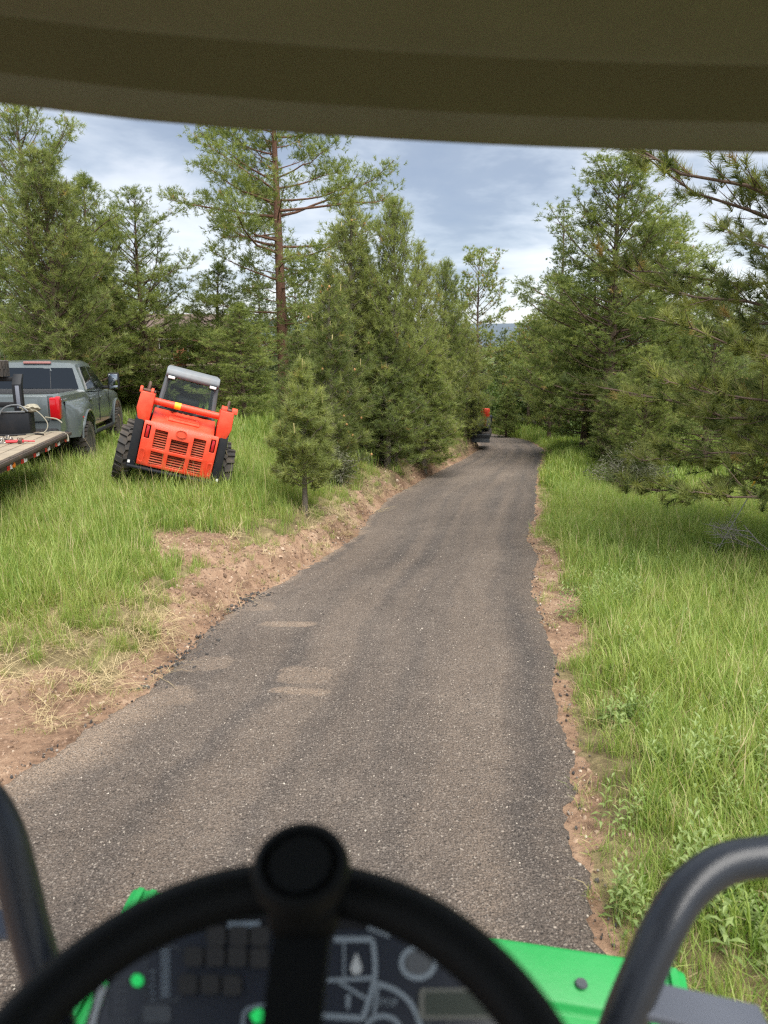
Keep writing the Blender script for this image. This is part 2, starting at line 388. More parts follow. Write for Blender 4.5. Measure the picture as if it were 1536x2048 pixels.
# ------------------------------------------------------------------ ground sheet
def ground_material():
    m = bpy.data.materials.new('ground_soil'); m.use_nodes = True; t = m.node_tree; b = t.nodes['Principled BSDF']
    b.inputs['Roughness'].default_value = 0.95; b.inputs['Specular IOR Level'].default_value = 0.2
    P = N(t, 'ShaderNodeNewGeometry').outputs['Position']
    a = N(t, 'ShaderNodeAttribute', attribute_name='dirt').outputs['Fac']
    n1 = noise_(t, P, 1.3, 6, 0.6); n2 = noise_(t, P, 14, 6, 0.65); n3 = noise_(t, P, 70, 4, 0.6)
    d = ramp_(t, math_(t, 'ADD', math_(t, 'MULTIPLY', n1, 0.55), math_(t, 'MULTIPLY', n2, 0.45)), [(0.36, (0.095, 0.058, 0.038)), (0.48, (0.225, 0.142, 0.093)), (0.56, (0.285, 0.188, 0.125)), (0.66, (0.39, 0.280, 0.195))])
    vo = N(t, 'ShaderNodeTexVoronoi'); vo.inputs['Scale'].default_value = 55; L(t, P, vo.inputs['Vector'])
    st = ramp_(t, vo.outputs['Color'], [(0.80, 0), (0.86, 1)]); ds = ramp_(t, vo.outputs['Distance'], [(0.25, 1), (0.42, 0)])
    d = mix_(t, math_(t, 'MULTIPLY', math_(t, 'MULTIPLY', st, ds), 0.7), d, (0.44, 0.36, 0.29))
    tf = N(t, 'ShaderNodeAttribute', attribute_name='turf').outputs['Fac']
    g = ramp_(t, math_(t, 'ADD', math_(t, 'MULTIPLY', n1, 0.5), math_(t, 'MULTIPLY', n2, 0.5)), [(0.36, (0.10, 0.075, 0.042)), (0.5, (0.17, 0.135, 0.070)), (0.64, (0.30, 0.24, 0.135))])
    g = mix_(t, tf, g, ramp_(t, n1, [(0.35, (0.06, 0.085, 0.028)), (0.65, (0.13, 0.15, 0.05))]))
    e = math_(t, 'ADD', a, math_(t, 'MULTIPLY_ADD', n2, 0.7, -0.35))
    e = ramp_(t, e, [(0.40, 0), (0.60, 1)])
    L(t, mix_(t, e, g, d), b.inputs['Base Color'])
    bn = N(t, 'ShaderNodeBump'); bn.inputs['Strength'].default_value = 1.0; bn.inputs['Distance'].default_value = 0.04
    hgt = math_(t, 'ADD', math_(t, 'MULTIPLY', n2, 0.8), math_(t, 'ADD', math_(t, 'MULTIPLY', n3, 0.35), math_(t, 'MULTIPLY', math_(t, 'MULTIPLY', st, ds), 0.5)))
    L(t, hgt, bn.inputs['Height']); L(t, bn.outputs[0], b.inputs['Normal'])
    return m
def axis(parts):
    out = []
    for a, b, n in parts: out.append(np.linspace(a, b, n, endpoint=False))
    return np.concatenate(out + [[parts[-1][1]]])
def geo(a, b, n): return np.geomspace(1, b - a + 1, n) + a - 1
gx = np.concatenate([-geo(30, 3000, 26)[::-1], axis([(-30, -8, 55), (-8, -4.5, 50), (-4.5, 3.6, 190), (3.6, 9, 60), (9, 30, 52)])[:-1], geo(30, 3000, 26)])
gy = np.concatenate([axis([(-12, 1.5, 30), (1.5, 12.5, 230), (12.5, 26, 130), (26, 70, 90)])[:-1], geo(70, 3200, 40)])
GX, GY = np.meshgrid(gx, gy); nx, ny = len(gx), len(gy)
GZ = ground(GX, GY)
far = sst(40, 400, np.hypot(GX, GY)); GZ = GZ + far * 6 * (fbm(GX, GY, 0.01, 3, 30) - 0.5)
idx = np.arange(nx * ny).reshape(ny, nx)
fc = np.stack([idx[:-1, :-1], idx[:-1, 1:], idx[1:, 1:], idx[1:, :-1]], -1).reshape(-1, 4)
gm = np_mesh('ground', np.stack([GX, GY, GZ], -1).reshape(-1, 3), fc, {'dirt': ('FLOAT', dirt(GX, GY).astype(np.float32)), 'turf': ('FLOAT', sst(22, 45, np.hypot(GX, GY)).astype(np.float32))}, True)
g_o = mobj('ground', gm, ground_material()); g_o['kind'] = 'structure'

# distant forested ridge
def hills():
    n = 160; a = np.linspace(-1.1, 1.1, n); v = []; f = []
    prof = [(0, -60), (0.35, -20), (0.7, 18), (1.0, 44), (1.5, 20), (2.0, -60)]
    for i, t in enumerate(a):
        h = 0.55 + 0.9 * fbm(t * 3 + 5, 0.3, 1.0, 5, 40)
        for (q, z) in prof:
            R = 2300 + q * 700 + 300 * math.sin(t * 2.3)
            v.append((R * math.sin(t), R * math.cos(t), z * h if z > 0 else z))
    k = len(prof)
    for i in range(n - 1):
        for j in range(k - 1): f.append((i * k + j, (i + 1) * k + j, (i + 1) * k + j + 1, i * k + j + 1))
    m = mat('ridge_hazed_forest', (0.075, 0.10, 0.13), 0.95, var=0.3, vscale=0.02)  # blue of distance haze is mixed into the forest's base colour
    o = mobj('hills', np_mesh('hills', v, f, smooth=True), m); o['kind'] = 'structure'
hills()

# ------------------------------------------------------------------ road of asphalt millings
def road_material():
    m = bpy.data.materials.new('road_millings'); m.use_nodes = True; t = m.node_tree; b = t.nodes['Principled BSDF']
    b.inputs['Roughness'].default_value = 0.9; b.inputs['Specular IOR Level'].default_value = 0.3
    P = N(t, 'ShaderNodeNewGeometry').outputs['Position']
    du = N(t, 'ShaderNodeAttribute', attribute_name='dust').outputs['Fac']
    dk = N(t, 'ShaderNodeAttribute', attribute_name='fresh').outputs['Fac']
    wob = N(t, 'ShaderNodeVectorMath', operation='ADD'); L(t, P, wob.inputs[0])
    big = noise_(t, P, 0.55, 5, 0.55, 0.4); mid = noise_(t, P, 5, 6, 0.65); fin_ = noise_(t, P, 160, 3, 0.6)
    base = ramp_(t, math_(t, 'ADD', math_(t, 'MULTIPLY', big, 0.6), math_(t, 'MULTIPLY', mid, 0.4)), [(0.34, (0.062, 0.052, 0.046)), (0.52, (0.098, 0.082, 0.071)), (0.66, (0.140, 0.117, 0.099))])
    base = mix_(t, math_(t, 'MULTIPLY', dk, 0.75), base, (0.036, 0.034, 0.035))
    base = mix_(t, math_(t, 'MULTIPLY', du, ramp_(t, noise_(t, P, 24, 5, 0.7), [(0.25, 0.45), (0.7, 1.0)])), base, (0.30, 0.225, 0.165))
    hs = []
    for sc, lo, colr, am in ((42, 0.70, (0.36, 0.31, 0.26), 0.7), (80, 0.50, (0.28, 0.245, 0.215), 0.8), (95, -1, None, 0)):
        if colr is None: continue
        v = N(t, 'ShaderNodeTexVoronoi'); v.inputs['Scale'].default_value = sc; L(t, P, v.inputs['Vector'])
        sx = N(t, 'ShaderNodeSeparateColor'); L(t, v.outputs['Color'], sx.inputs[0])
        pick = ramp_(t, sx.outputs[0], [(lo, 0), (lo + 0.28, 1)]); blob = ramp_(t, v.outputs['Distance'], [(0.22, 1), (0.42, 0)])
        f = math_(t, 'MULTIPLY', math_(t, 'MULTIPLY', pick, blob), am)
        base = mix_(t, f, base, colr); hs.append((v.outputs['Distance'], f))
    base = mix_(t, 1.0, base, ramp_(t, noise_(t, P, 110, 3, 0.7), [(0.34, 0.30), (0.66, 1.75)]), 'MULTIPLY')
    L(t, base, b.inputs['Base Color'])
    h = math_(t, 'ADD', math_(t, 'MULTIPLY', math_(t, 'SUBTRACT', 0.6, hs[1][0]), 0.5), math_(t, 'MULTIPLY', fin_, 0.6))
    h = math_(t, 'ADD', h, math_(t, 'MULTIPLY', math_(t, 'SUBTRACT', 0.6, hs[0][0]), 0.6))
    bn = N(t, 'ShaderNodeBump'); bn.inputs['Strength'].default_value = 1.0; bn.inputs['Distance'].default_value = 0.02
    L(t, h, bn.inputs['Height']); L(t, bn.outputs[0], b.inputs['Normal'])
    return m
ry = np.concatenate([axis([(-6, 2, 60), (2, 12.5, 300), (12.5, 30, 170), (30, 62, 60)])])
nc = 90
s = np.linspace(0, 1, nc)
YY = ry[:, None] + 0 * s[None]
lw = xL(ry) + 0.10 * (fbm(ry, 0 * ry, 1.6, 3, 50) - 0.5) + 0.15 * (fbm(ry, 0 * ry + 3, 6, 4, 51) - 0.5) + 0.05 * (fbm(ry, 0 * ry + 4, 22, 2, 52) - 0.5)
rw = xR(ry) + 0.13 * (fbm(ry, 0 * ry + 7, 5, 4, 53) - 0.5) + 0.05 * (fbm(ry, 0 * ry + 9, 22, 2, 54) - 0.5)
XX = lw[:, None] * (1 - s) + rw[:, None] * s
ins = np.minimum(XX - lw[:, None], rw[:, None] - XX)
ZZ = zr(YY) + 0.012 + 0.012 * (fbm(XX, YY, 1.2, 3, 55) - 0.5) + 0.012 * (fbm(XX, YY, 9, 3, 56) - 0.5)
ZZ = ZZ + 0.020 * (fbm(XX, YY, 16, 2, 57) - 0.3) * (1 - sst(0.05, 0.35, XX - lw[:, None])) - 0.06 * (1 - sst(0, 0.05, ins))
rows_w = (lw + rw) / 2
u = (XX - lw[:, None]) / (rw - lw)[:, None]
du = 0.10 + 0.30 * np.exp(-((u - 0.33) / 0.16) ** 2) * fbm(XX, YY * 0.25, 1.5, 3, 60) + 0.22 * np.exp(-((u - 0.72) / 0.12) ** 2) * fbm(XX, YY * 0.25, 1.5, 3, 61)
def patch(cx, cy, sx, sy, amp, ang=0.0):
    ca, sa = math.cos(ang), math.sin(ang); dx, dy = XX - cx, YY - cy
    a, b = (dx * ca + dy * sa) / sx, (-dx * sa + dy * ca) / sy
    nzz = fbm(XX, YY, 9, 4, 66) - 0.5
    return amp * sst(0.25, 0.6, np.exp(-(a ** 4 + b ** 4)) + 0.55 * nzz)
for (px, py, wx, wy, am, an) in ((580, 1250, 60, 0.09, 0.75, 0.0), (610, 1352, 58, 0.20, 0.55, -0.1), (600, 1385, 62, 0.06, 0.75, -0.15), (700, 1302, 45, 0.16, 0.28, 0), (400, 1330, 70, 0.18, 0.5, 0.2), (490, 1215, 60, 0.2, 0.55, 0.1), (300, 1400, 90, 0.22, 0.6, 0.3), (140, 1480, 120, 0.2, 0.6, 0.3), (380, 1560, 60, 0.5, 0.3, 0.5), (680, 1160, 70, 0.3, 0.25, 0.3)):
    r_ = ray(px, py); D_ = CAMZ / (-r_.z - 0.07 * r_.y)
    du = np.maximum(du, patch(r_.x * D_, r_.y * D_, wx * D_ / F, wy, am, an))
st_ = fbm(u * 16 + 0.6 * fbm(XX, YY, 0.5, 2, 59), YY * 0.22, 1.0, 4, 58); du0 = np.clip(0.16 + 0.30 * np.clip(st_ - 0.46, -0.25, 0.3) * 2.0, 0, 0.5); du = np.maximum(du0, np.where(du > 0.35, du, du0))
du = np.maximum(du, 0.8 * (1 - sst(0.0, 0.22, XX - lw[:, None] - 0.25 * (fbm(XX, YY, 3, 3, 67) - 0.4))) * sst(5.0, 7.5, YY))
du = np.maximum(du, 0.85 * (1 - sst(-0.1, 0.5, XX - lw[:, None] - 0.6 * (fbm(XX, YY, 2, 3, 68) - 0.4))) * (1 - sst(5.0, 5.8, YY)))
fr = (1 - sst(0.1, 0.55, rw[:, None] - XX + 0.3 * (fbm(XX, YY, 1.5, 3, 70) - 0.5))) * 0.9
fr = np.maximum(fr, (1 - sst(0.1, 0.4, XX - lw[:, None])) * sst(5.4, 5.8, YY) * (1 - sst(6.6, 8.2, YY)) * 0.9)
for uc, wd, am in ((0.86, 0.05, 0.5), (0.60, 0.05, 0.35), (0.18, 0.06, 0.35)):
    uu = uc + 0.03 * np.sin(YY * 0.35 + uc * 9)
    fr = np.maximum(fr, am * np.exp(-((u - uu) / wd) ** 2) * sst(9, 15, YY) * (0.5 + fbm(XX, YY * 0.3, 2, 3, 71)))
idx = np.arange(len(ry) * nc).reshape(len(ry), nc)
fc = np.stack([idx[:-1, :-1], idx[:-1, 1:], idx[1:, 1:], idx[1:, :-1]], -1).reshape(-1, 4)
rm = np_mesh('road', np.stack([XX, YY, ZZ], -1).reshape(-1, 3), fc, {'dust': ('FLOAT', du.astype(np.float32)), 'fresh': ('FLOAT', np.clip(fr, 0, 1).astype(np.float32))}, True)
r_o = mobj('road', rm, road_material()); r_o['kind'] = 'structure'
def road_z(x, y): return zr(y) + 0.012

# ------------------------------------------------------------------ geometry-node scatter (stuff only)
def unlinked(name, mesh, m):
    o = bpy.data.objects.new(name, mesh); mesh.materials.append(m); return o
def scatter(name, pts, rot, scl, idx, protos, kindlabel, cat):
    pts = np.asarray(pts, np.float32)
    me = bpy.data.meshes.new(name); me.vertices.add(len(pts)); me.vertices.foreach_set('co', pts.ravel())
    for an, typ, data in (('rot', 'FLOAT_VECTOR', rot), ('scl', 'FLOAT_VECTOR', scl), ('idx', 'INT', idx)):
        a = me.attributes.new(an, typ, 'POINT'); a.data.foreach_set('vector' if typ == 'FLOAT_VECTOR' else 'value', np.ascontiguousarray(data, np.int32 if typ == 'INT' else np.float32).ravel())
    me.update()
    o = bpy.data.objects.new(name, me); C.objects.link(o); o['kind'] = 'stuff'; tag(o, kindlabel, cat)
    col = bpy.data.collections.new(name + '_source')
    for p in protos: col.objects.link(p)
    t = bpy.data.node_groups.new(name + '_nodes', 'GeometryNodeTree')
    t.interface.new_socket('Geometry', in_out='INPUT', socket_type='NodeSocketGeometry')
    t.interface.new_socket('Geometry', in_out='OUTPUT', socket_type='NodeSocketGeometry')
    gi = N(t, 'NodeGroupInput'); go = N(t, 'NodeGroupOutput'); ip = N(t, 'GeometryNodeInstanceOnPoints')
    ci = N(t, 'GeometryNodeCollectionInfo'); ci.inputs[0].default_value = col; ci.inputs['Separate Children'].default_value = True; ci.inputs['Reset Children'].default_value = True
    def attr(nm, typ):
        n = N(t, 'GeometryNodeInputNamedAttribute', data_type=typ); n.inputs['Name'].default_value = nm; return n.outputs['Attribute']
    e2r = N(t, 'FunctionNodeEulerToRotation'); L(t, attr('rot', 'FLOAT_VECTOR'), e2r.inputs[0])
    L(t, gi.outputs[0], ip.inputs['Points']); L(t, ci.outputs[0], ip.inputs['Instance'])
    ip.inputs['Pick Instance'].default_value = True; L(t, attr('idx', 'INT'), ip.inputs['Instance Index'])
    L(t, e2r.outputs[0], ip.inputs['Rotation']); L(t, attr('scl', 'FLOAT_VECTOR'), ip.inputs['Scale'])
    L(t, ip.outputs[0], go.inputs[0])
    md = o.modifiers.new('scatter', 'NODES'); md.node_group = t
    return o

def blade_mesh(name, rng, n, rad_, h0, h1, w, lean, tint_lo, tint_hi, dry=0.1, flat=0.0):
    """a tuft of n curved blades, four triangles each"""
    r = rad_ * np.sqrt(rng.random(n)); th = rng.random(n) * 6.283
    bx, by = r * np.cos(th), r * np.sin(th)
    h = h0 + (h1 - h0) * rng.random(n) ** 1.3; az = rng.random(n) * 6.283
    ln = (lean * (0.3 + 1.2 * rng.random(n)))
    ld = np.stack([np.cos(az), np.sin(az)], 1)
    sd = np.stack([-np.sin(az), np.cos(az)], 1)
    ww = w * (0.6 + 0.8 * rng.random(n))
    tw = rng.random(n) * 0.8
    V = np.zeros((n, 5, 3))
    zs = (0.0, 0.55, 1.0); hz_ = (1 - flat)
    for k, q in enumerate((0.0, 0.55)):
        off = ld * (ln * h * q ** 1.6)[:, None]
        for j, sg in enumerate((-1, 1)):
            V[:, 2 * k + j, 0] = bx + off[:, 0] + sg * sd[:, 0] * ww * (0.5 if k == 0 else 0.45)
            V[:, 2 * k + j, 1] = by + off[:, 1] + sg * sd[:, 1] * ww * (0.5 if k == 0 else 0.45)
            V[:, 2 * k + j, 2] = h * q * hz_ * (1 - 0.15 * ln * q) - (0.02 if k == 0 else 0)
    off = ld * (ln * h)[:, None]
    V[:, 4, 0] = bx + off[:, 0]; V[:, 4, 1] = by + off[:, 1]; V[:, 4, 2] = h * hz_ * np.maximum(1 - 0.35 * ln, 0.35)
    i0 = np.arange(n)[:, None] * 5
    f = np.concatenate([i0 + np.array([[0, 1, 3]]), i0 + np.array([[0, 3, 2]]), i0 + np.array([[2, 3, 4]])], 0)
    ti = tint_lo + (tint_hi - tint_lo) * rng.random(n); ti = np.where(rng.random(n) < dry, 0.97 + 0.25 * rng.random(n), ti)
    return np_mesh(name, V.reshape(-1, 3), f, {'tint': ('FLOAT', np.repeat(ti, 5).astype(np.float32))})

def scatter_pts(n_per, region, seed, keep):
    """random points with density (per m2) n_per in a box region, filtered by keep(x, y, rng)->prob"""
    rng = np.random.default_rng(seed); x0, x1, y0, y1 = region
    n = int((x1 - x0) * (y1 - y0) * n_per); x = x0 + (x1 - x0) * rng.random(n); y = y0 + (y1 - y0) * rng.random(n)
    k = rng.random(n) < keep(x, y); return x[k], y[k], rng
def off_road(x, y, m=0.0): return ~((x > xL(y) - m) & (x < xR(y) + m))
# ------------------------------------------------------------------ trees
def unit(a): return a / np.maximum(np.linalg.norm(a, axis=-1, keepdims=True), 1e-9)
class Wood:
    """collects tapered tubes as plain quads"""
    def __init__(s): s.v = []; s.f = []; s.n = 0
    def tube(s, P, R, k):
        P = np.asarray(P, float); R = np.asarray(R, float); K = len(P)
        d = unit(np.gradient(P, axis=0)); up = np.array([0.31, 0.17, 0.93]) if abs(d[0][2]) < 0.9 else np.array([1, 0.2, 0])
        a = unit(np.cross(d, up)); b = np.cross(d, a); th = np.arange(k) * 2 * np.pi / k
        ring = P[:, None] + R[:, None, None] * (np.cos(th)[None, :, None] * a[:, None] + np.sin(th)[None, :, None] * b[:, None])
        i = np.arange(K * k).reshape(K, k) + s.n; j = np.roll(i, -1, 1)
        s.v.append(ring.reshape(-1, 3)); s.f.append(np.stack([i[:-1], j[:-1], j[1:], i[1:]], -1).reshape(-1, 4)); s.n += K * k
    def mesh(s, name): return np_mesh(name, np.concatenate(s.v), np.concatenate(s.f), smooth=True)
def needles(name, rng, P, Dr, n, length, width, spread=(0.35, 1.25), back=0.5, dry=0.01, tl=0.15, th=0.7):
    """n needles (one thin triangle each) round every tuft position P with axis Dr"""
    N_ = len(P); Dr = unit(Dr); ref = unit(rng.normal(size=(N_, 3)))
    a = unit(np.cross(Dr, ref)); b = np.cross(Dr, a)
    phi = rng.random((N_, n)) * 2 * np.pi; thn = spread[0] + (spread[1] - spread[0]) * rng.random((N_, n))
    nd = np.cos(thn)[..., None] * Dr[:, None] + np.sin(thn)[..., None] * (np.cos(phi)[..., None] * a[:, None] + np.sin(phi)[..., None] * b[:, None])
    ln = length * (0.65 + 0.5 * rng.random((N_, n))); s0 = -back * length * rng.random((N_, n))
    base = P[:, None] + Dr[:, None] * s0[..., None]
    side = unit(np.cross(nd, unit(rng.normal(size=(N_, n, 3))))) * (width * 0.5)
    tip = base + nd * ln[..., None]; tip[..., 2] -= 0.06 * ln
    V = np.stack([base - side, base + side, tip], 2).reshape(-1, 3)
    f = np.arange(N_ * n * 3).reshape(-1, 3)
    tt = tl + (th - tl) * rng.random(N_); tt = np.where(rng.random(N_) < dry, 1.15, tt)
    tint = (tt[:, None, None] + np.array([-0.06, -0.06, 0.10])[None, None] + 0.12 * (rng.random((N_, n, 1)) - 0.5)).reshape(-1)
    return np_mesh(name, V, f, {'tint': ('FLOAT', tint.astype(np.float32))})

def gen_pine(seed, H, cb, R, shape, nb, e0=0.0, e1=0.7, curv=0.25, twsp=0.22, twl=0.55, sub=0.2, n=18, nl=0.17, nw=0.010, tr=None,
             jit=0.25, dry=0.01, up=0.45, bare=0.25, sides=5, gap=0.0, bend=0.06, hidewood=False, back=0.6, stubs=0, mult=1.0, fluff=0.10, limb=1.0, clump=0, spread=(0.35, 1.25)):
    rng = np.random.default_rng(seed); W_ = Wood(); TP = []; TD = []
    tr = tr or H * 0.017
    # trunk with a slight sway
    K = 14; tz = np.linspace(0, 1, K); sw = bend * H * 0.3
    ph = rng.random(2) * 6.28
    def axis_at(q): return np.stack([sw * np.sin(q * 3.1 + ph[0]) * q, sw * np.sin(q * 2.6 + ph[1]) * q, q * H], -1)
    TR = axis_at(tz); TR[0, 2] = -0.25
    trr = tr * (1 - tz) ** 0.85 + 0.008; trr[0] *= 1.35
    W_.tube(TR, trr, 9)
    k = 0; nwh = max(3, nb // 4)
    for i in range(nb):
        q = (i + rng.random()) / nb
        if gap and rng.random() < gap: continue
        hq = (cb + (H * 0.985 - cb) * q) / H
        Lb = R * shape(q) * (1 + jit * (rng.random() * 2 - 1.2))
        if Lb < 0.12: Lb = 0.12
        az = i * 2.399 + rng.normal() * 0.35
        el = e0 + (e1 - e0) * q + rng.normal() * 0.10
        cv = curv * (0.5 + rng.random())
        p0 = axis_at(np.array([hq]))[0]
        m = 7; r = np.linspace(0, 1, m)
        hd = np.array([math.cos(az), math.sin(az)]); sdv = np.array([-hd[1], hd[0]]); wob = rng.normal(size=2) * 0.06
        B = np.zeros((m, 3)); lat = wob[0] * np.sin(r * 4) * Lb + wob[1] * r * r * Lb
        B[:, 0] = p0[0] + hd[0] * r * Lb * math.cos(el) + sdv[0] * lat; B[:, 1] = p0[1] + hd[1] * r * Lb * math.cos(el) + sdv[1] * lat
        B[:, 2] = p0[2] + r * Lb * math.sin(el) + (r ** 2.2) * cv * Lb + 0.02 * Lb * rng.normal(size=m) * r
        br = max(0.010, 0.0125 * Lb + 0.006) * limb * (1 if tr > 0.1 else 0.7)
        if Lb > 0.3: W_.tube(B, br * (1 - 0.85 * r) + 0.003, sides)
        # side shoots
        nt_ = max(1, int(Lb * (1 - bare) / twsp)); 
        for j in range(nt_):
            s_ = bare + (1 - bare) * (j + rng.random() * 0.8) / nt_
            ii = min(int(s_ * (m - 1)), m - 2); fr_ = s_ * (m - 1) - ii; bp = B[ii] * (1 - fr_) + B[ii + 1] * fr_
            bd = unit(B[ii + 1] - B[ii])
            for sg in (-1, 1):
                if rng.random() < 0.12: continue
                side = unit(np.cross(bd, [0, 0, 1.0])) * sg
                ang = 0.75 + 0.35 * rng.normal()
                d = bd * math.cos(ang) + side * math.sin(ang) + np.array([0, 0, 0.28 * rng.normal() + 0.12]); d = unit(d)
                tl_ = twl * (1 - 0.55 * s_) * (0.6 + 0.7 * rng.random()); tl_ = min(tl_, Lb * 0.6)
                e = bp + d * tl_ + np.array([0, 0, 0.10 * tl_])
                if not hidewood: W_.tube(np.stack([bp, bp * 0.5 + e * 0.5 - [0, 0, 0.02], e]), np.array([0.008, 0.006, 0.003]), 3)
                for k_ in range(clump):
                    jt = rng.normal(size=3) * fluff; jt[2] = jt[2] * 0.6 + 0.25 * fluff; q_ = e + jt
                    TP.append(q_); TD.append(unit(jt + d * 0.6 * fluff) + np.array([0, 0, up]) + rng.normal(size=3) * 0.2)
                if clump: continue
                ns_ = max(1, int(round(mult * tl_ / sub + 0.5)))
                for k_ in range(ns_):
                    w_ = 1 - 0.85 * (k_ + rng.random() * 0.6) / ns_; jt = rng.normal(size=3) * fluff; jt[2] *= 0.7
                    TP.append(bp + (e - bp) * w_ + jt); TD.append(d + jt * 3 + np.array([0, 0, up]) + rng.normal(size=3) * 0.3)
        TP.append(B[-1]); TD.append(unit(B[-1] - B[-2]) + np.array([0, 0, up]))
        TP.append(B[-2] * 0.4 + B[-1] * 0.6); TD.append(unit(B[-1] - B[-2]) + np.array([0, 0, up]) + rng.normal(size=3) * 0.3)
    for q in (0.0, 0.12, 0.25, 0.4):
        TP.append(TR[-1] - [0, 0, q]); TD.append(np.array([0, 0, 1.0]) + rng.normal(size=3) * 0.15)
    for i in range(stubs):
        hq = 0.08 + (cb / H - 0.05) * rng.random() + 0.15 * rng.random(); az = rng.random() * 6.28; p0 = axis_at(np.array([hq]))[0]; l_ = 0.4 + 1.1 * rng.random()
        d = np.array([math.cos(az), math.sin(az), -0.15 + 0.3 * rng.random()]); mid = p0 + d * l_ * 0.5 + rng.normal(size=3) * 0.05
        W_.tube(np.stack([p0, mid, p0 + d * l_ + [0, 0, -0.1 * l_]]), np.array([0.022, 0.014, 0.005]), 4)
    TP = np.array(TP); TD = np.array(TD)
    wm = W_.mesh('trunk'); cm = needles('crown', rng, TP, TD, n, nl, nw, spread=spread, back=back, dry=dry)
    return wm, cm, TP, TR
conic = lambda q: (1 - q) ** 0.75 * (0.55 + 0.45 * min(1, q * 5 + 0.2))
ovoid = lambda q: max(0.05, math.sin(math.pi * (0.16 + 0.80 * q)) ** 0.8) * (1 - 0.35 * q)
broad = lambda q: max(0.06, (math.sin(math.pi * (0.22 + 0.72 * q))) ** 0.6)
spire = lambda q: (1 - q) ** 0.9 * 0.9 + 0.06
flat_ = lambda q: 0.55 + 0.45 * math.sin(q * 9) ** 2 if q < 0.85 else 0.6 * (1 - q) / 0.15 + 0.15

MESH = {}
MESH['young_a'] = gen_pine(101, 6.0, 0.25, 1.55, conic, 110, 0.15, 1.0, 0.22, 0.14, 0.55, 0.13, 17, 0.17, 0.011, mult=1.3, fluff=0.10)
MESH['young_b'] = gen_pine(102, 6.5, 0.25, 1.7, ovoid, 112, 0.15, 1.05, 0.22, 0.15, 0.55, 0.14, 17, 0.17, 0.011, mult=1.3, fluff=0.11)
MESH['young_c'] = gen_pine(103, 5.0, 0.25, 1.25, conic, 96, 0.2, 1.05, 0.25, 0.13, 0.46, 0.12, 20, 0.16, 0.009, mult=1.3, fluff=0.09)
MESH['sapling'] = gen_pine(104, 1.95, 0.40, 0.56, conic, 60, 0.2, 1.1, 0.25, 0.075, 0.24, 0.085, 36, 0.12, 0.0055, tr=0.032, bend=0.02, mult=1.3, fluff=0.035)
MESH['mature_a'] = gen_pine(105, 14.0, 2.6, 4.0, lambda q: max(0.10, math.sin(math.pi * (0.25 + 0.70 * q)) ** 0.5) * (0.78 + 0.22 * math.sin(q * 17 + 1)), 84, -0.12, 0.42, 0.16, 0.30, 1.0, 0.17, 13, 0.18, 0.020, tr=0.27, jit=0.45, gap=0.15, bare=0.36, bend=0.03, stubs=10, clump=15, fluff=0.23, back=0.9, limb=0.9)
MESH['mature_b'] = gen_pine(106, 12.0, 1.6, 3.3, ovoid, 104, -0.05, 0.85, 0.28, 0.32, 0.95, 0.17, 15, 0.17, 0.017, tr=0.20, jit=0.4, gap=0.08, bare=0.24, stubs=8, clump=9, fluff=0.16, back=0.9)
MESH['mature_c'] = gen_pine(107, 11.0, 1.2, 3.0, conic, 112, -0.05, 0.9, 0.25, 0.30, 0.85, 0.16, 15, 0.17, 0.017, tr=0.16, jit=0.4, gap=0.06, bare=0.22, stubs=6, clump=9, fluff=0.15, back=0.9)
MESH['mature_d'] = gen_pine(111, 12.5, 2.2, 3.9, lambda q: max(0.08, math.sin(math.pi * (0.25 + 0.72 * q)) ** 0.55) * (0.85 + 0.15 * math.sin(q * 21)) * (1 - 0.36 * q), 130, -0.12, 0.95, 0.25, 0.32, 1.0, 0.16, 14, 0.17, 0.019, tr=0.27, jit=0.35, gap=0.03, bare=0.28, stubs=8, clump=10, fluff=0.18, back=0.9)
MESH['spire'] = gen_pine(108, 13.0, 0.8, 2.4, spire, 150, -0.15, 0.75, 0.14, 0.20, 0.7, 0.16, 12, 0.13, 0.028, tr=0.15, up=0.2, jit=0.4, mult=1.2, fluff=0.12, hidewood=True)
MESH['sparse'] = gen_pine(109, 12.0, 3.8, 2.5, flat_, 56, 0.0, 0.9, 0.3, 0.30, 0.9, 0.16, 13, 0.2, 0.030, tr=0.15, jit=0.35, gap=0.12, bare=0.34, dry=0.08, stubs=10, clump=8, fluff=0.19)
MESH['far'] = gen_pine(110, 11.0, 0.8, 2.8, conic, 84, -0.05, 0.9, 0.2, 0.26, 0.9, 0.22, 9, 0.26, 0.042, tr=0.15, jit=0.4, bare=0.2, hidewood=True, mult=1.2, fluff=0.2)

def plant_tree(name, key, px, D, top_py, label, group, bark='bark', ndl='needle', spin=None, wide=1.0, xy=None, tilt=0.0, cat='pine tree'):
    wm, cm, TP, TR = MESH[key]; Hm = TR[-1][2]
    if xy is None:
        top = at(px, top_py, D); x, y = top.x, top.y; zt = top.z
    else: x, y = xy; zt = gz(x, y) + top_py
    z = gz(x, y); sc = (zt - z) / Hm
    o = empty(name, (x, y, z - 0.05), (tilt, 0, random.random() * 6.28 if spin is None else spin), label, cat, group)
    o.scale = (sc * wide, sc * wide, sc)
    for nm, me, mm in (('trunk', wm, M[bark]), ('crown', cm, M[ndl])):
        ob = bpy.data.objects.new(nm, me); C.objects.link(ob); ob.parent = o
        if len(me.materials) == 0: me.materials.append(mm)
        ob.material_slots[0].link = 'OBJECT'; ob.material_slots[0].material = mm
    return o
YG = 'young pines in the row along the road bank'; BG = 'pines at the edge of the yard'; RG = 'trees on the downhill side of the road'; FG = 'forest pines beyond the bend'
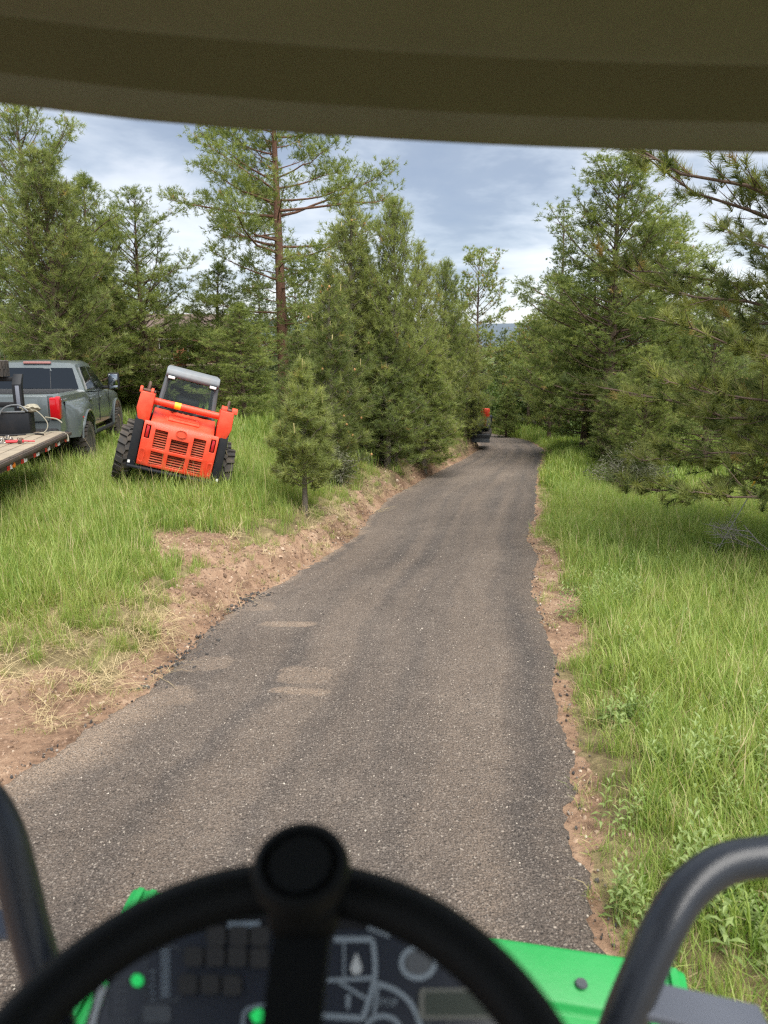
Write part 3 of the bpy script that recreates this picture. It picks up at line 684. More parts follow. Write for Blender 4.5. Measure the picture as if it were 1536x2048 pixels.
# left yard
plant_tree('pine_tree', 'mature_b', 20, 21, 175, 'tall full pine behind the spare tyre and trailer', BG, wide=0.95, spin=0.4)
plant_tree('pine_tree', 'young_b', 75, 19.5, 300, 'dense olive pine right behind the pickup roof', BG, ndl='needle_young', wide=1.0, spin=2.0)
plant_tree('pine_tree', 'mature_c', 155, 23.5, 340, 'slim pointed pine standing over the pickup windshield', BG, wide=1.1, spin=1.0)
plant_tree('pine_tree', 'mature_b', 272, 25, 385, 'pine with bare brown lower trunk in front of the deck', BG, wide=1.15, spin=3.0)
plant_tree('ponderosa_pine', 'mature_a', 545, 25, 40, 'largest old pine with thick reddish trunk and open limbs', BG, bark='barkred', spin=2.2, wide=0.95)
plant_tree('pine_tree', 'mature_c', 430, 28, 520, 'bushy pine between the deck and the old reddish pine', BG, wide=1.5, spin=0.2)
plant_tree('pine_tree', 'young_b', 215, 27.5, 560, 'low spreading pine in front of the house windows', BG, wide=1.5, spin=2.6)
plant_tree('pine_tree', 'young_b', 120, 26, 520, 'leafy low pine between the pickup and the house', BG, wide=1.5, spin=0.6, ndl='needle_young')
plant_tree('pine_tree', 'mature_c', 480, 23, 600, 'rounded low pine at the foot of the old reddish pine', BG, wide=1.6, spin=5.6)
# young row
_h = hit(603, 1042)
plant_tree('pine_sapling', 'sapling', 603, _h.y * cp - (_h.z - CAMZ) * sp, 732, 'smallest pine sapling with pale candles beside the bare bank', YG, bark='barkyoung', ndl='needle_sapling', spin=0.5)
plant_tree('young_pine', 'young_c', 658, 14.3, 520, 'yellow green young pine with cones behind the sapling', YG, bark='barkyoung', ndl='needle_young', spin=1.0, wide=1.05)
plant_tree('young_pine', 'young_a', 700, 17.0, 378, 'tallest young pine of the bank row with blue green top', YG, bark='barkyoung', ndl='needle_young', spin=2.4)
plant_tree('young_pine', 'young_b', 790, 17.0, 398, 'narrow topped young pine next to the tallest of the row', YG, bark='barkyoung', spin=0.3, wide=0.72)
plant_tree('young_pine', 'young_a', 845, 19.5, 480, 'young pine with single long leader in mid row', YG, bark='barkyoung', ndl='needle_young', spin=4.0, wide=0.9)
plant_tree('young_pine', 'young_b', 893, 23.5, 520, 'leaning topped young pine towards the far end of the row', YG, bark='barkyoung', ndl='needle', spin=3.3, wide=0.8, tilt=0.03)
plant_tree('young_pine', 'young_a', 935, 26.5, 630, 'bushy young pine shading the parked excavator', YG, bark='barkyoung', ndl='needle_young', spin=5.0, wide=1.05)
plant_tree('young_pine', 'young_c', 775, 17.2, 640, 'short wide young pine on the bank edge in front of the row', YG, bark='barkyoung', ndl='needle_dark', spin=5.5, wide=1.35)
plant_tree('young_pine', 'young_c', 850, 19.3, 690, 'low young pine at the bank in mid row', YG, bark='barkyoung', spin=2.7, wide=1.5)
plant_tree('young_pine', 'young_c', 725, 18.5, 480, 'young pine hidden behind the tallest of the row', YG, bark='barkyoung', spin=1.7, wide=1.2, ndl='needle_dark')
plant_tree('young_pine', 'young_a', 590, 19, 640, 'young pine in shade behind the yellow green one', YG, bark='barkyoung', spin=0.7, wide=1.2, ndl='needle_dark')
plant_tree('young_pine', 'young_b', 905, 30.5, 650, 'far young pine behind the excavator', YG, bark='barkyoung', spin=0.9, wide=1.1)
# end of the road
plant_tree('sparse_pine', 'sparse', 963, 44, 512, 'open crowned tall pine with browning top beyond the bend', RG, spin=0.6, ndl='needle')
plant_tree('fir_tree', 'spire', 1128, 36, 395, 'pale grey green spire shaped fir behind the thick trunked pine', RG, ndl='needle_blue', spin=1.0, cat='fir tree', wide=1.1)
plant_tree('fir_tree', 'spire', 1050, 48, 640, 'smaller grey green fir down the road', RG, ndl='needle_blue', spin=2.0, cat='fir tree')
# right side
plant_tree('ponderosa_pine', 'mature_d', 1245, 21.5, 345, 'broad thick trunked pine spreading its limbs over the verge', RG, bark='bark', spin=0.3, wide=1.25)
plant_tree('pine_tree', 'mature_c', 1190, 25, 520, 'dense pine standing at the road edge left of the thick trunk', RG, spin=1.9, wide=1.4)
plant_tree('pine_tree', 'mature_b', 1112, 30, 600, 'pine with slim bare trunk where the verge narrows', RG, spin=2.9, wide=0.9)
plant_tree('pine_tree', 'mature_d', 1335, 24, 455, 'full pine between the thick trunk and the overhanging boughs', RG, spin=0.1, wide=1.35)
plant_tree('pine_tree', 'mature_d', 1440, 19, 600, 'shaded pine directly behind the overhanging boughs', RG, spin=0.8, ndl='needle_dark', wide=1.1)
plant_tree('pine_tree', 'mature_c', 1520, 27, 590, 'pine seen through the gap under the upper boughs', RG, spin=1.4, wide=1.2, ndl='needle_blue')
plant_tree('young_pine', 'young_b', 1300, 17.5, 690, 'short bushy pine between the shrub and the thick trunked pine', RG, spin=1.4, wide=1.1, ndl='needle')
plant_tree('young_pine', 'young_a', 1210, 26, 760, 'low dark pine in the shade under the thick trunked pine', RG, spin=0.4, wide=1.3, ndl='needle_dark')
plant_tree('young_pine', 'young_b', 1238, 19.5, 745, 'low pine growing against the foot of the thick trunk', RG, spin=2.4, wide=1.4)
for (px, D, tp, lab) in ((1066, 37, 640, 'slim bare trunked pine at the outer side of the bend'), (1090, 41, 660, 'thin pine trunk next to the slim one at the bend'), (1132, 33, 620, 'straight bare trunked pine where the verge meets the wood'), (1162, 31, 600, 'stout bare trunked pine at the wood edge'), (1148, 36, 650, 'dark trunk set back between two bare trunked pines')):
    plant_tree('bare_trunk_pine', 'sparse', px, D, tp, lab, RG, spin=px * 0.7, ndl='needle', wide=1.2)
plant_tree('young_pine', 'young_c', 1016, 35, 770, 'small pine at the road end beside the excavator', RG, spin=1.1, wide=1.5)
# forest beyond
k = 0
for (px, D, tp) in ((1010, 58, 690), (1075, 62, 700), (1030, 40, 760), (1150, 52, 640), (1230, 50, 560), (1310, 46, 580), (1400, 44, 620), (1490, 40, 620), (1090, 75, 690), (960, 66, 700), (900, 70, 690), (985, 52, 770),
                    (820, 46, 620), (740, 44, 600), (640, 48, 590), (560, 46, 600), (480, 50, 610), (400, 48, 620), (320, 52, 600), (230, 48, 580), (140, 52, 560), (60, 50, 540), (-30, 46, 480), (-90, 34, 300), (1600, 34, 560), (1640, 26, 560), (1180, 44, 580), (1270, 38, 560), (1370, 36, 600), (1460, 33, 620), (1060, 54, 640), (1012, 47, 655), (965, 58, 690), (1040, 44, 640), (1085, 40, 600), (930, 50, 660), (870, 52, 640), (690, 40, 560), (590, 38, 560), (510, 36, 540), (270, 42, 520), (190, 44, 500)):
    where_ = 'on the slope below the road' if px > 1120 else ('beyond the bend of the road' if px > 850 else 'behind the house and yard')
    plant_tree('forest_pine', 'far', px, D, tp, 'background forest pine ' + where_, 'forest pines ' + where_, spin=k * 1.3, ndl=('needle_dark', 'needle', 'needle_dark', 'needle_blue')[k % 4], wide=1.35); k += 1

# near pine whose boughs hang into view from the right, trunk beside the verge
nm_ = gen_pine(120, 9.5, 1.35, 3.5, lambda q: (1.04 if q < 0.36 else (0.66 if q < 0.46 else 0.86 * (1 - q) + 0.34)), 150, -0.24, 0.55, 0.20, 0.20, 0.75, 0.24, 60, 0.165, 0.0095, tr=0.20, jit=0.3, gap=0.02, bare=0.18, bend=0.02, dry=0.010, up=0.55, stubs=12, mult=1.0, fluff=0.06, back=1.0, spread=(0.40, 1.10), limb=0.55)
MESH['near'] = nm_
plant_tree('overhanging_pine', 'near', 0, 0, 9.6, 'nearest pine with big needle tufts hanging over the right verge', None, xy=(6.4, 9.3), spin=2.15, ndl='needle_near')

# candles and cones on the two front saplings
def extras(objname, key, ncand, ncone, seed):
    rng = np.random.default_rng(seed)
    o = [q for q in bpy.data.objects if q.type == 'EMPTY' and q.get('label', '').startswith(objname)][0]
    TP, TR = MESH[key][2], MESH[key][3]; sc = 1 / o.scale[2]
    top = np.argsort(-TP[:, 2] + 0.5 * np.hypot(TP[:, 0], TP[:, 1]) * 0)[: int(len(TP) * 0.5)]
    bm = nb()
    pick = list(rng.choice(top, ncand, replace=False)) + [len(TP) - 4]
    for i in pick:
        p = Vector(TP[i]); l = (0.07 + 0.10 * rng.random()) * sc
        tube(bm, [p, p + Vector((rng.normal() * 0.01, rng.normal() * 0.01, l))], [0.009 * sc, 0.006 * sc], 5)
    fin('candles', bm, M['candle'], o)['kind'] = 'stuff'
    if ncone:
        bm = nb()
        for i in rng.choice(len(TP), ncone, replace=False):
            p = Vector(TP[i]) * 1.0; p.x *= 1.05; p.y *= 1.05
            lathe(bm, [(0.0, -0.03 * sc), (0.022 * sc, -0.01 * sc), (0.02 * sc, 0.012 * sc), (0.0, 0.035 * sc)], 6, TM(p))
        fin('cones', bm, M['cone'], o)['kind'] = 'stuff'
extras('smallest pine', 'sapling', 14, 0, 1)
extras('yellow green young', 'young_c', 20, 60, 2)
extras('tallest young', 'young_a', 16, 20, 3)

# ------------------------------------------------------------------ shrubs
def leaf_mesh(name, rng, P, Dr, n, l, w, tl=0.2, th=0.75):
    N_ = len(P); d = unit(Dr[:, None] + rng.normal(size=(N_, n, 3)) * 0.8); s = unit(np.cross(d, rng.normal(size=(N_, n, 3))))
    b = P[:, None] + rng.normal(size=(N_, n, 3)) * l * 0.6; ll = l * (0.6 + 0.7 * rng.random((N_, n, 1)))
    V = np.stack([b, b + d * ll * 0.5 + s * w * 0.5, b + d * ll, b + d * ll * 0.5 - s * w * 0.5], 2).reshape(-1, 3)
    f = np.arange(N_ * n * 4).reshape(-1, 4); t_ = np.repeat(tl + (th - tl) * rng.random(N_), n * 4)
    return np_mesh(name, V, f, {'tint': ('FLOAT', t_.astype(np.float32))})
def shrub(name, loc, R, Hh, nst, nl, leaf, w, m, label, seed, group=None, cat='shrub', fill=26):
    rng = np.random.default_rng(seed); o = empty(name, loc, (0, 0, 0), label, cat, group); W_ = Wood(); P = []; D = []
    for i in range(nst):
        az = rng.random() * 6.28; out = rng.random() ** 0.6; e = np.array([math.cos(az) * R * out, math.sin(az) * R * out, Hh * (0.55 + 0.45 * rng.random()) * math.sqrt(max(0.05, 1 - 0.75 * out * out))])
        mid = e * [0.35, 0.35, 0.6] + rng.normal(size=3) * 0.05; c = np.array([rng.normal() * 0.08, rng.normal() * 0.08, -0.05])
        W_.tube(np.stack([c, mid, e]), np.array([0.014, 0.009, 0.003]), 4)
        for k in range(fill):
            q = 0.3 + 0.75 * rng.random(); p = (c * (1 - q) ** 2 + 2 * mid * q * (1 - q) + e * q * q) + rng.normal(size=3) * 0.09
            P.append(p); D.append(e - mid + rng.normal(size=3) * 0.3)
            if k % 5 == 0:
                b_ = p + rng.normal(size=3) * 0.12; W_.tube(np.stack([p, b_]), np.array([0.004, 0.002]), 3)
    mobj('stems', W_.mesh('stems'), M['deadwood'], o); mobj('foliage', leaf_mesh('foliage', rng, np.array(P), np.array(D), nl, leaf, w), M[m], o)
    return o
sh = hit(1255, 985); shrub('round_shrub', (sh.x, sh.y, sh.z), 0.85, 1.05, 70, 6, 0.07, 0.02, 'sage', 'grey green twiggy round shrub in the right verge grass', 5)
for (px, D, tp, R, lab) in ((1000, 40, 770, 1.8, 'large dark green bush beyond the excavator'), (1165, 31, 850, 0.9, 'low green bush at the foot of the roadside pines')):
    t_ = at(px, tp, D); z = gz(t_.x, t_.y); shrub('leafy_bush', (t_.x, t_.y, z), R, t_.z - z, 50, 9, 0.16, 0.09, 'leaf', lab, int(px), 'leafy bushes near the bend')
for (px, py, R, Hh, lab, mm) in ((700, 960, 0.55, 0.8, 'scrubby dry twig bush at the foot of the young pines', 'sage'), (800, 915, 0.8, 1.0, 'tangled grey twig bush under the middle of the young row', 'sage'), (870, 890, 0.8, 1.2, 'dark scrub under the far end of the young row', 'leaf')):
    q = hit(px, py + 25); shrub('scrub_bush', (q.x - 0.4, q.y + 0.5, gz(q.x - 0.4, q.y + 0.5)), R, Hh, 45, 5, 0.07, 0.025, mm, lab, int(px), 'scrub under the young pines')
# fallen dry branch at the right verge
def dead_branch():
    b0 = hit(1500, 1118); b = empty('fallen_branch', (b0.x, b0.y, gz(b0.x, b0.y)), (0, 0, 0), 'bare grey fallen branch lying under the overhanging boughs', 'branch')
    rng = np.random.default_rng(9); W_ = Wood()
    def grow(p, d, l, r, lev):
        m = p + d * l * 0.5 + rng.normal(size=3) * 0.06 * l; e = p + d * l + rng.normal(size=3) * 0.08 * l; e[2] = max(e[2], 0.04)
        W_.tube(np.stack([p, m, e]), np.array([r, r * 0.75, r * 0.45]), 5)
        if lev:
            for k in range(3): grow(m * (1 - k / 3) + e * (k / 3), unit(d + rng.normal(size=3) * [0.6, 0.6, 0.45] + [0, 0, 0.1]), l * 0.6, r * 0.55, lev - 1)
    grow(np.array([0.5, 0.1, 0.1]), np.array([-0.93, -0.15, 0.25]), 0.8, 0.020, 3)
    grow(np.array([0.3, -0.2, 0.08]), np.array([-0.7, 0.4, 0.5]), 0.7, 0.015, 3)
    mobj('wood', W_.mesh('wood'), M['deadwood'], b)
dead_branch()
# ------------------------------------------------------------------ wheels
def lug_tyre(bm, R, w, rim, nl, M_=None, lug=0.03, ang=0.35):
    """tyre about local z axis with raised tread lugs"""
    M_ = M_ or Matrix()
    h = w / 2
    lathe(bm, [(rim, -h * 0.8), (rim + (R - rim) * 0.45, -h), (R * 0.94, -h * 0.96), (R - lug, -h * 0.78), (R - lug, h * 0.78), (R * 0.94, h * 0.96), (rim + (R - rim) * 0.45, h), (rim, h * 0.8)], 36, M_)
    for k in range(nl):
        for sg in (-1, 1):
            a = 2 * math.pi * (k + (0.5 if sg > 0 else 0)) / nl
            Q = M_ @ Matrix.Rotation(a, 4, 'Z') @ Matrix.Translation((R - lug * 0.6, 0, sg * h * 0.46)) @ Matrix.Rotation(sg * ang, 4, 'X')
            vs = box(bm, (0, 0, 0), (lug * 1.3, 2 * math.pi * R / nl * 0.52, h * 1.0))
            for v in vs: v.co = Q @ v.co
def wheel(parent, c, R, w, rimr, nl, face, spokes=8, rimmat='black_steel', lug=0.03, ang=0.35, name='wheel'):
    """c centre, axis along local x; face = +1/-1 side of the rim face"""
    o = bpy.data.objects.new(name, None); C.objects.link(o); o.parent = parent; o.location = c
    X = Matrix.Rotation(math.pi / 2, 4, 'Y')
    bm = nb(); lug_tyre(bm, R, w, rimr, nl, X, lug, ang); fin('tyre', bm, M['rubber'], o)
    bm = nb(); h = w / 2 * face
    lathe(bm, [(0.001, h * 0.55), (rimr * 0.28, h * 0.6), (rimr * 0.3, h * 0.4), (rimr * 0.8, h * 0.3), (rimr * 0.92, h * 0.8), (rimr * 1.02, h * 0.84), (rimr * 1.0, -h * 0.8), (0.001, -h * 0.8)], 28, X)
    for k in range(spokes):
        a = 2 * math.pi * k / spokes; Q = Matrix.Rotation(a, 4, 'X')
        vs = box(bm, (0, 0, 0), (abs(h) * 0.25, rimr * 0.16, rimr * 0.66), 0.004)
        for v in vs: v.co = Q @ (v.co + Vector((h * 0.55, 0, rimr * 0.56)))
    fin('rim', bm, M[rimmat], o)
    return o

# ------------------------------------------------------------------ skid steer loader
def skid_steer():
    rot = Euler((rad(-2.0), rad(15.6), rad(14.0)), 'XYZ'); Rm = rot.to_matrix()
    loc = at(356, 901, 11.15) - Rm @ Vector((0, -1.27, 0.68))
    o = empty('skid_steer_loader', loc, rot, 'orange skid steer loader with black corner posts tilted on the grassy bank', 'skid steer'); o.scale = (0.94, 1, 1)
    # rear door: frame with six openings
    us = [0, 0.035, 0.115, 0.19, 0.385, 0.455, 0.725, 0.795, 0.99, 1.065, 1.145, 1.18]; vs_ = [0, 0.05, 0.24, 0.29, 0.42, 0.485, 0.58, 0.62, 0.68]
    holes = [(0.19, 0.385, 0.29, 0.58), (0.455, 0.725, 0.29, 0.485), (0.795, 0.99, 0.29, 0.58), (0.19, 0.385, 0.05, 0.24), (0.455, 0.725, 0.05, 0.24), (0.795, 0.99, 0.05, 0.24), (0.035, 0.115, 0.42, 0.62), (1.065, 1.145, 0.42, 0.62)]
    bm = nb(); g = {}
    def P(i, j):
        if (i, j) not in g:
            u_, v_ = us[i], vs_[j]; bul = 0.05 * math.sin(math.pi * u_ / 1.18) + 0.03 * math.sin(math.pi * v_ / 0.68)
            g[i, j] = bm.verts.new((u_ - 0.59, -1.25 - bul + 0.10 * max(0, v_ - 0.58) * 3 - 0.04 * (1 - v_ / 0.68) * -1, 0.34 + v_))
        return g[i, j]
    for i in range(len(us) - 1):
        for j in range(len(vs_) - 1):
            cu, cv = (us[i] + us[i + 1]) / 2, (vs_[j] + vs_[j + 1]) / 2
            if any(a < cu < b and c < cv < d for a, b, c, d in holes): continue
            bm.faces.new((P(i, j), P(i + 1, j), P(i + 1, j + 1), P(i, j + 1)))
    bmesh.ops.recalc_face_normals(bm, faces=bm.faces)
    bmesh.ops.solidify(bm, geom=list(bm.faces), thickness=0.05)
    es = [e for e in bm.edges if len(e.link_faces) == 2 and e.calc_face_angle(0) > rad(55)]
    bmesh.ops.bevel(bm, geom=es, offset=0.010, segments=2, affect='EDGES', profile=0.5)
    door = fin('rear_door', bm, M['orange'], o, 40)
    for (a, b, c, d) in holes[:6]:
        bm = nb(); n_ = int((d - c) / 0.033)
        for k in range(n_):
            z = 0.34 + c + (k + 0.5) * (d - c) / n_; box(bm, ((a + b) / 2 - 0.59, -1.245, z), (b - a + 0.02, 0.026, 0.010), 0, Matrix.Rotation(0.6, 3, 'X'))
        fin('grille', bm, M['slat'], door)
    bm = nb(); box(bm, (0, -1.16, 0.66), (1.10, 0.06, 0.62)); fin('radiator', bm, M['black_steel'], o)
    for sx in (-1, 1):
        bm = nb(); box(bm, (sx * 0.515, -1.262, 0.86), (0.045, 0.03, 0.17), 0.006); fin('reflector', bm, M['redlens'], door)
        bm = nb(); tube(bm, smooth_path([(sx * 0.535 + q, -1.272 - 0.012, 0.40 + r) for q, r in ((-0.035, 0.02), (-0.04, 0.17), (-0.02, 0.195), (0.02, 0.195), (0.035, 0.17), (0.03, 0.02), (0.0, 0.0), (-0.035, 0.02))], 3), 0.006, 6); fin('handle_recess', bm, M['orange'], door)
    bm = nb(); pth = [(0.082 * math.cos(a), -1.325, 0.935 + 0.052 * math.sin(a)) for a in np.linspace(0, 2 * math.pi, 25)[:-1]]; tube(bm, pth, 0.0065, 6, closed=True)
    lathe(bm, [(0.001, 0.004), (0.07, 0.002), (0.076, -0.004)], 24, TM((0, -1.318, 0.935)) @ Matrix.Rotation(math.pi / 2, 4, 'X') @ Matrix.Diagonal((1, 0.62, 1, 1))); fin('emblem', bm, M['orange'], door)
    # sloped engine hood
    bm = nb(); prism(bm, [(-1.20, 1.015), (-1.14, 1.045), (-0.72, 1.20), (-0.70, 1.10), (-0.72, 0.95), (-1.18, 0.95)], 0, -0.50, 0.50, 0.012)
    hood = fin('engine_hood', bm, M['orange'], o)
    sl = math.atan2(0.155, 0.42)
    bm = nb(); box(bm, (0.0, -0.97, 1.117), (0.50, 0.24, 0.03), 0.012, Matrix.Rotation(sl, 3, 'X')); fin('hood_panel', bm, M['orange'], hood)
    for k in (-1, 1):
        bm = nb(); box(bm, (-0.02 * k, -0.97 + 0.05 * k, 1.130 + 0.05 * k * math.tan(sl)), (0.40, 0.012, 0.03), 0.004, Matrix.Rotation(sl, 3, 'X')); fin('hood_rib', bm, M['orange'], hood)
    # black corner posts, bumper, chassis
    for sx in (-1, 1):
        bm = nb(); prism(bm, [(-1.24, 0.30), (-1.20, 1.02), (-1.15, 1.08), (-0.70, 1.08), (-0.60, 0.30)], 0, sx * 0.60, sx * 0.735, 0.014); fin('corner_post', bm, M['black_steel'], o)
        bm = nb(); box(bm, (sx * 0.70, -1.245, 0.36), (0.035, 0.01, 0.04)); fin('decal', bm, M['white'], o)
    bm = nb(); box(bm, (0, -1.23, 0.30), (1.44, 0.16, 0.04), 0.012); fin('bumper', bm, M['black_steel'], o)
    bm = nb(); box(bm, (0, -0.05, 0.46), (1.08, 2.2, 0.5), 0.03); box(bm, (0, -0.15, 0.85), (1.08, 1.2, 0.5), 0.03); box(bm, (0, -1.0, 0.26), (0.7, 0.35, 0.14), 0.03); fin('chassis', bm, M['black_steel'], o)
    # cab frame
    bm = nb()
    for sx in (-1, 1):
        tube(bm, smooth_path([(sx * 0.46, -0.52, 1.05), (sx * 0.43, -0.46, 1.4), (sx * 0.405, -0.40, 1.74), (sx * 0.40, -0.30, 1.80)], 4), 0.042, 8)
        tube(bm, [(sx * 0.46, 0.72, 0.75), (sx * 0.43, 0.70, 1.3), (sx * 0.40, 0.62, 1.77)], 0.04, 8)
        box(bm, (sx * 0.455, 0.1, 1.10), (0.04, 1.2, 0.34), 0.01)
        for k in range(5): box(bm, (sx * 0.435, -0.25 + k * 0.2, 1.47), (0.015, 0.015, 0.62))
    box(bm, (0, -0.50, 1.16), (0.90, 0.05, 0.16), 0.015)
    fin('cab_frame', bm, M['dark_grey'], o)
    bm = nb(); prism(bm, [(-0.47, 1.70), (-0.50, 1.75), (-0.47, 1.825), (-0.38, 1.86), (0.66, 1.87), (0.74, 1.81), (0.72, 1.77), (-0.36, 1.77), (-0.42, 1.70)], 0, -0.445, 0.445, 0.02); fin('roof', bm, M['roof_grey'], o)
    gl = bpy.data.materials.get('clear_glass')
    if gl is None:
        gl = bpy.data.materials.new('clear_glass'); gl.use_nodes = True; t = gl.node_tree; t.nodes.clear()
        tr = N(t, 'ShaderNodeBsdfTransparent'); tr.inputs[0].default_value = (0.80, 0.86, 0.83, 1); gs = N(t, 'ShaderNodeBsdfGlossy'); gs.inputs['Roughness'].default_value = 0.03
        mx = N(t, 'ShaderNodeMixShader'); mx.inputs[0].default_value = 0.03; L(t, tr.outputs[0], mx.inputs[1]); L(t, gs.outputs[0], mx.inputs[2]); L(t, mx.outputs[0], N(t, 'ShaderNodeOutputMaterial').inputs[0])
    M['glass'] = gl
    bm = nb(); prism(bm, [(-0.505, 1.22), (-0.425, 1.72), (-0.420, 1.72), (-0.500, 1.22)], 0, -0.39, 0.39); fin('rear_window', bm, gl, o)
    for sx in (-1, 1):
        bm = nb(); box(bm, (sx * 0.345, -0.50, 1.70), (0.13, 0.05, 0.06), 0.012); lamp = fin('work_light', bm, M['trim'], o)
        bm = nb(); box(bm, (sx * 0.345, -0.527, 1.70), (0.11, 0.012, 0.042), 0.004); fin('lens', bm, M['whitelens'], lamp)
    bm = nb(); prism(bm, [(-0.22, 0.95), (-0.30, 1.36), (-0.26, 1.44), (-0.18, 1.44), (-0.10, 0.98)], 0, -0.19, 0.19, 0.03); box(bm, (0, 0.05, 0.95), (0.42, 0.42, 0.10), 0.03); fin('seat', bm, M['trim'], o)
    for sx in (-1, 1):
        bm = nb(); tube(bm, [(sx * 0.30, 0.30, 0.9), (sx * 0.29, 0.33, 1.28)], 0.014, 6); lathe(bm, [(0.001, -0.05), (0.025, -0.03), (0.028, 0.03), (0.001, 0.05)], 8, TM((sx * 0.29, 0.33, 1.3))); fin('control_lever', bm, M['trim'], o)
    # engine top clutter behind the hood
    bm = nb(); box(bm, (0, -0.62, 1.10), (0.86, 0.20, 0.26), 0.02); box(bm, (-0.05, -0.66, 1.245), (0.34, 0.12, 0.07), 0.02)
    for k in range(4): box(bm, (-0.17 + k * 0.085, -0.735, 1.225), (0.05, 0.02, 0.07), 0.006)
    tube(bm, smooth_path([(-0.38, -0.66, 1.22), (-0.30, -0.72, 1.26), (-0.22, -0.70, 1.25), (-0.16, -0.64, 1.2)], 5), 0.022, 7); tube(bm, smooth_path([(0.40, -0.66, 1.2), (0.32, -0.74, 1.23), (0.2, -0.72, 1.22)], 5), 0.018, 7)
    lathe(bm, [(0.001, -0.02), (0.05, -0.02), (0.05, 0.05), (0.042, 0.05), (0.042, 0.0), (0.001, 0.0)], 14, TM((-0.22, -0.77, 1.27), Matrix.Rotation(math.pi / 2, 4, 'X'))); fin('engine', bm, M['trim'], o)
    # lift arms: rear towers, tube between them, beams forward
    for sx in (-1, 1):
        bm = nb(); prism(bm, [(sx * 0.53, 0.99), (sx * 0.515, 1.42), (sx * 0.735, 1.42), (sx * 0.755, 1.16), (sx * 0.70, 0.99)], 1, -1.20, -0.86, 0.016)
        arm = fin('lift_arm_tower', bm, M['orange'], o)
        for dx in (-0.085, 0.085):
            bm = nb(); prism(bm, [(-1.15, 1.40), (-1.14, 1.46), (-1.08, 1.49), (-1.0, 1.46), (-0.97, 1.40)], 0, sx * 0.625 + dx - 0.012, sx * 0.69 + dx + 0.012, 0.004); fin('pivot_ear', bm, M['orange'], arm)
        bm = nb(); tube(bm, [(sx * 0.52, -1.07, 1.44), (sx * 0.73, -1.07, 1.44)], 0.022, 10); tube(bm, smooth_path([(sx * 0.64, -1.0, 1.40), (sx * 0.63, -0.98, 1.52), (sx * 0.64, -0.92, 1.56), (sx * 0.65, -0.88, 1.48), (sx * 0.65, -0.85, 1.36)], 5), 0.02, 8); fin('lift_pin', bm, M['iron'], arm)
        bm = nb(); prism(bm, [(-0.85, 1.16), (-0.85, 1.40), (0.5, 1.22), (1.15, 0.86), (1.30, 0.42), (1.18, 0.38), (1.02, 0.78), (0.40, 1.12)], 0, sx * 0.60, sx * 0.74, 0.012); fin('lift_arm_beam', bm, M['orange'], o)
        bm = nb(); tube(bm, [(sx * 0.67, -0.75, 1.0), (sx * 0.67, 0.15, 1.18)], 0.045, 10); tube(bm, [(sx * 0.67, 0.15, 1.18), (sx * 0.67, 0.6, 1.27)], 0.025, 8); fin('lift_cylinder', bm, M['steel'], o)
    bm = nb(); tube(bm, [(-0.54, -1.0, 1.31), (0.54, -1.0, 1.31)], 0.052, 16); bar = fin('cross_tube', bm, M['orange'], o)
    bm = nb(); tube(bm, [(-0.20, -1.0, 1.31), (-0.10, -1.0, 1.31)], 0.0545, 16, caps=False); fin('warning_tag', bm, M['yellow'], bar)
    bm = nb(); box(bm, (0, 1.38, 0.45), (1.5, 0.06, 0.42), 0.01); box(bm, (0, 1.50, 0.18), (1.75, 0.28, 0.05), 0.01); fin('quick_attach_plate', bm, M['black_steel'], o)
    for sx in (-1, 1):
        for y in (-0.66, 0.52): wheel(o, (sx * 0.80, y, 0.40), 0.42, 0.27, 0.20, 18, sx, 6, 'orange', 0.030, 0.30)
skid_steer()

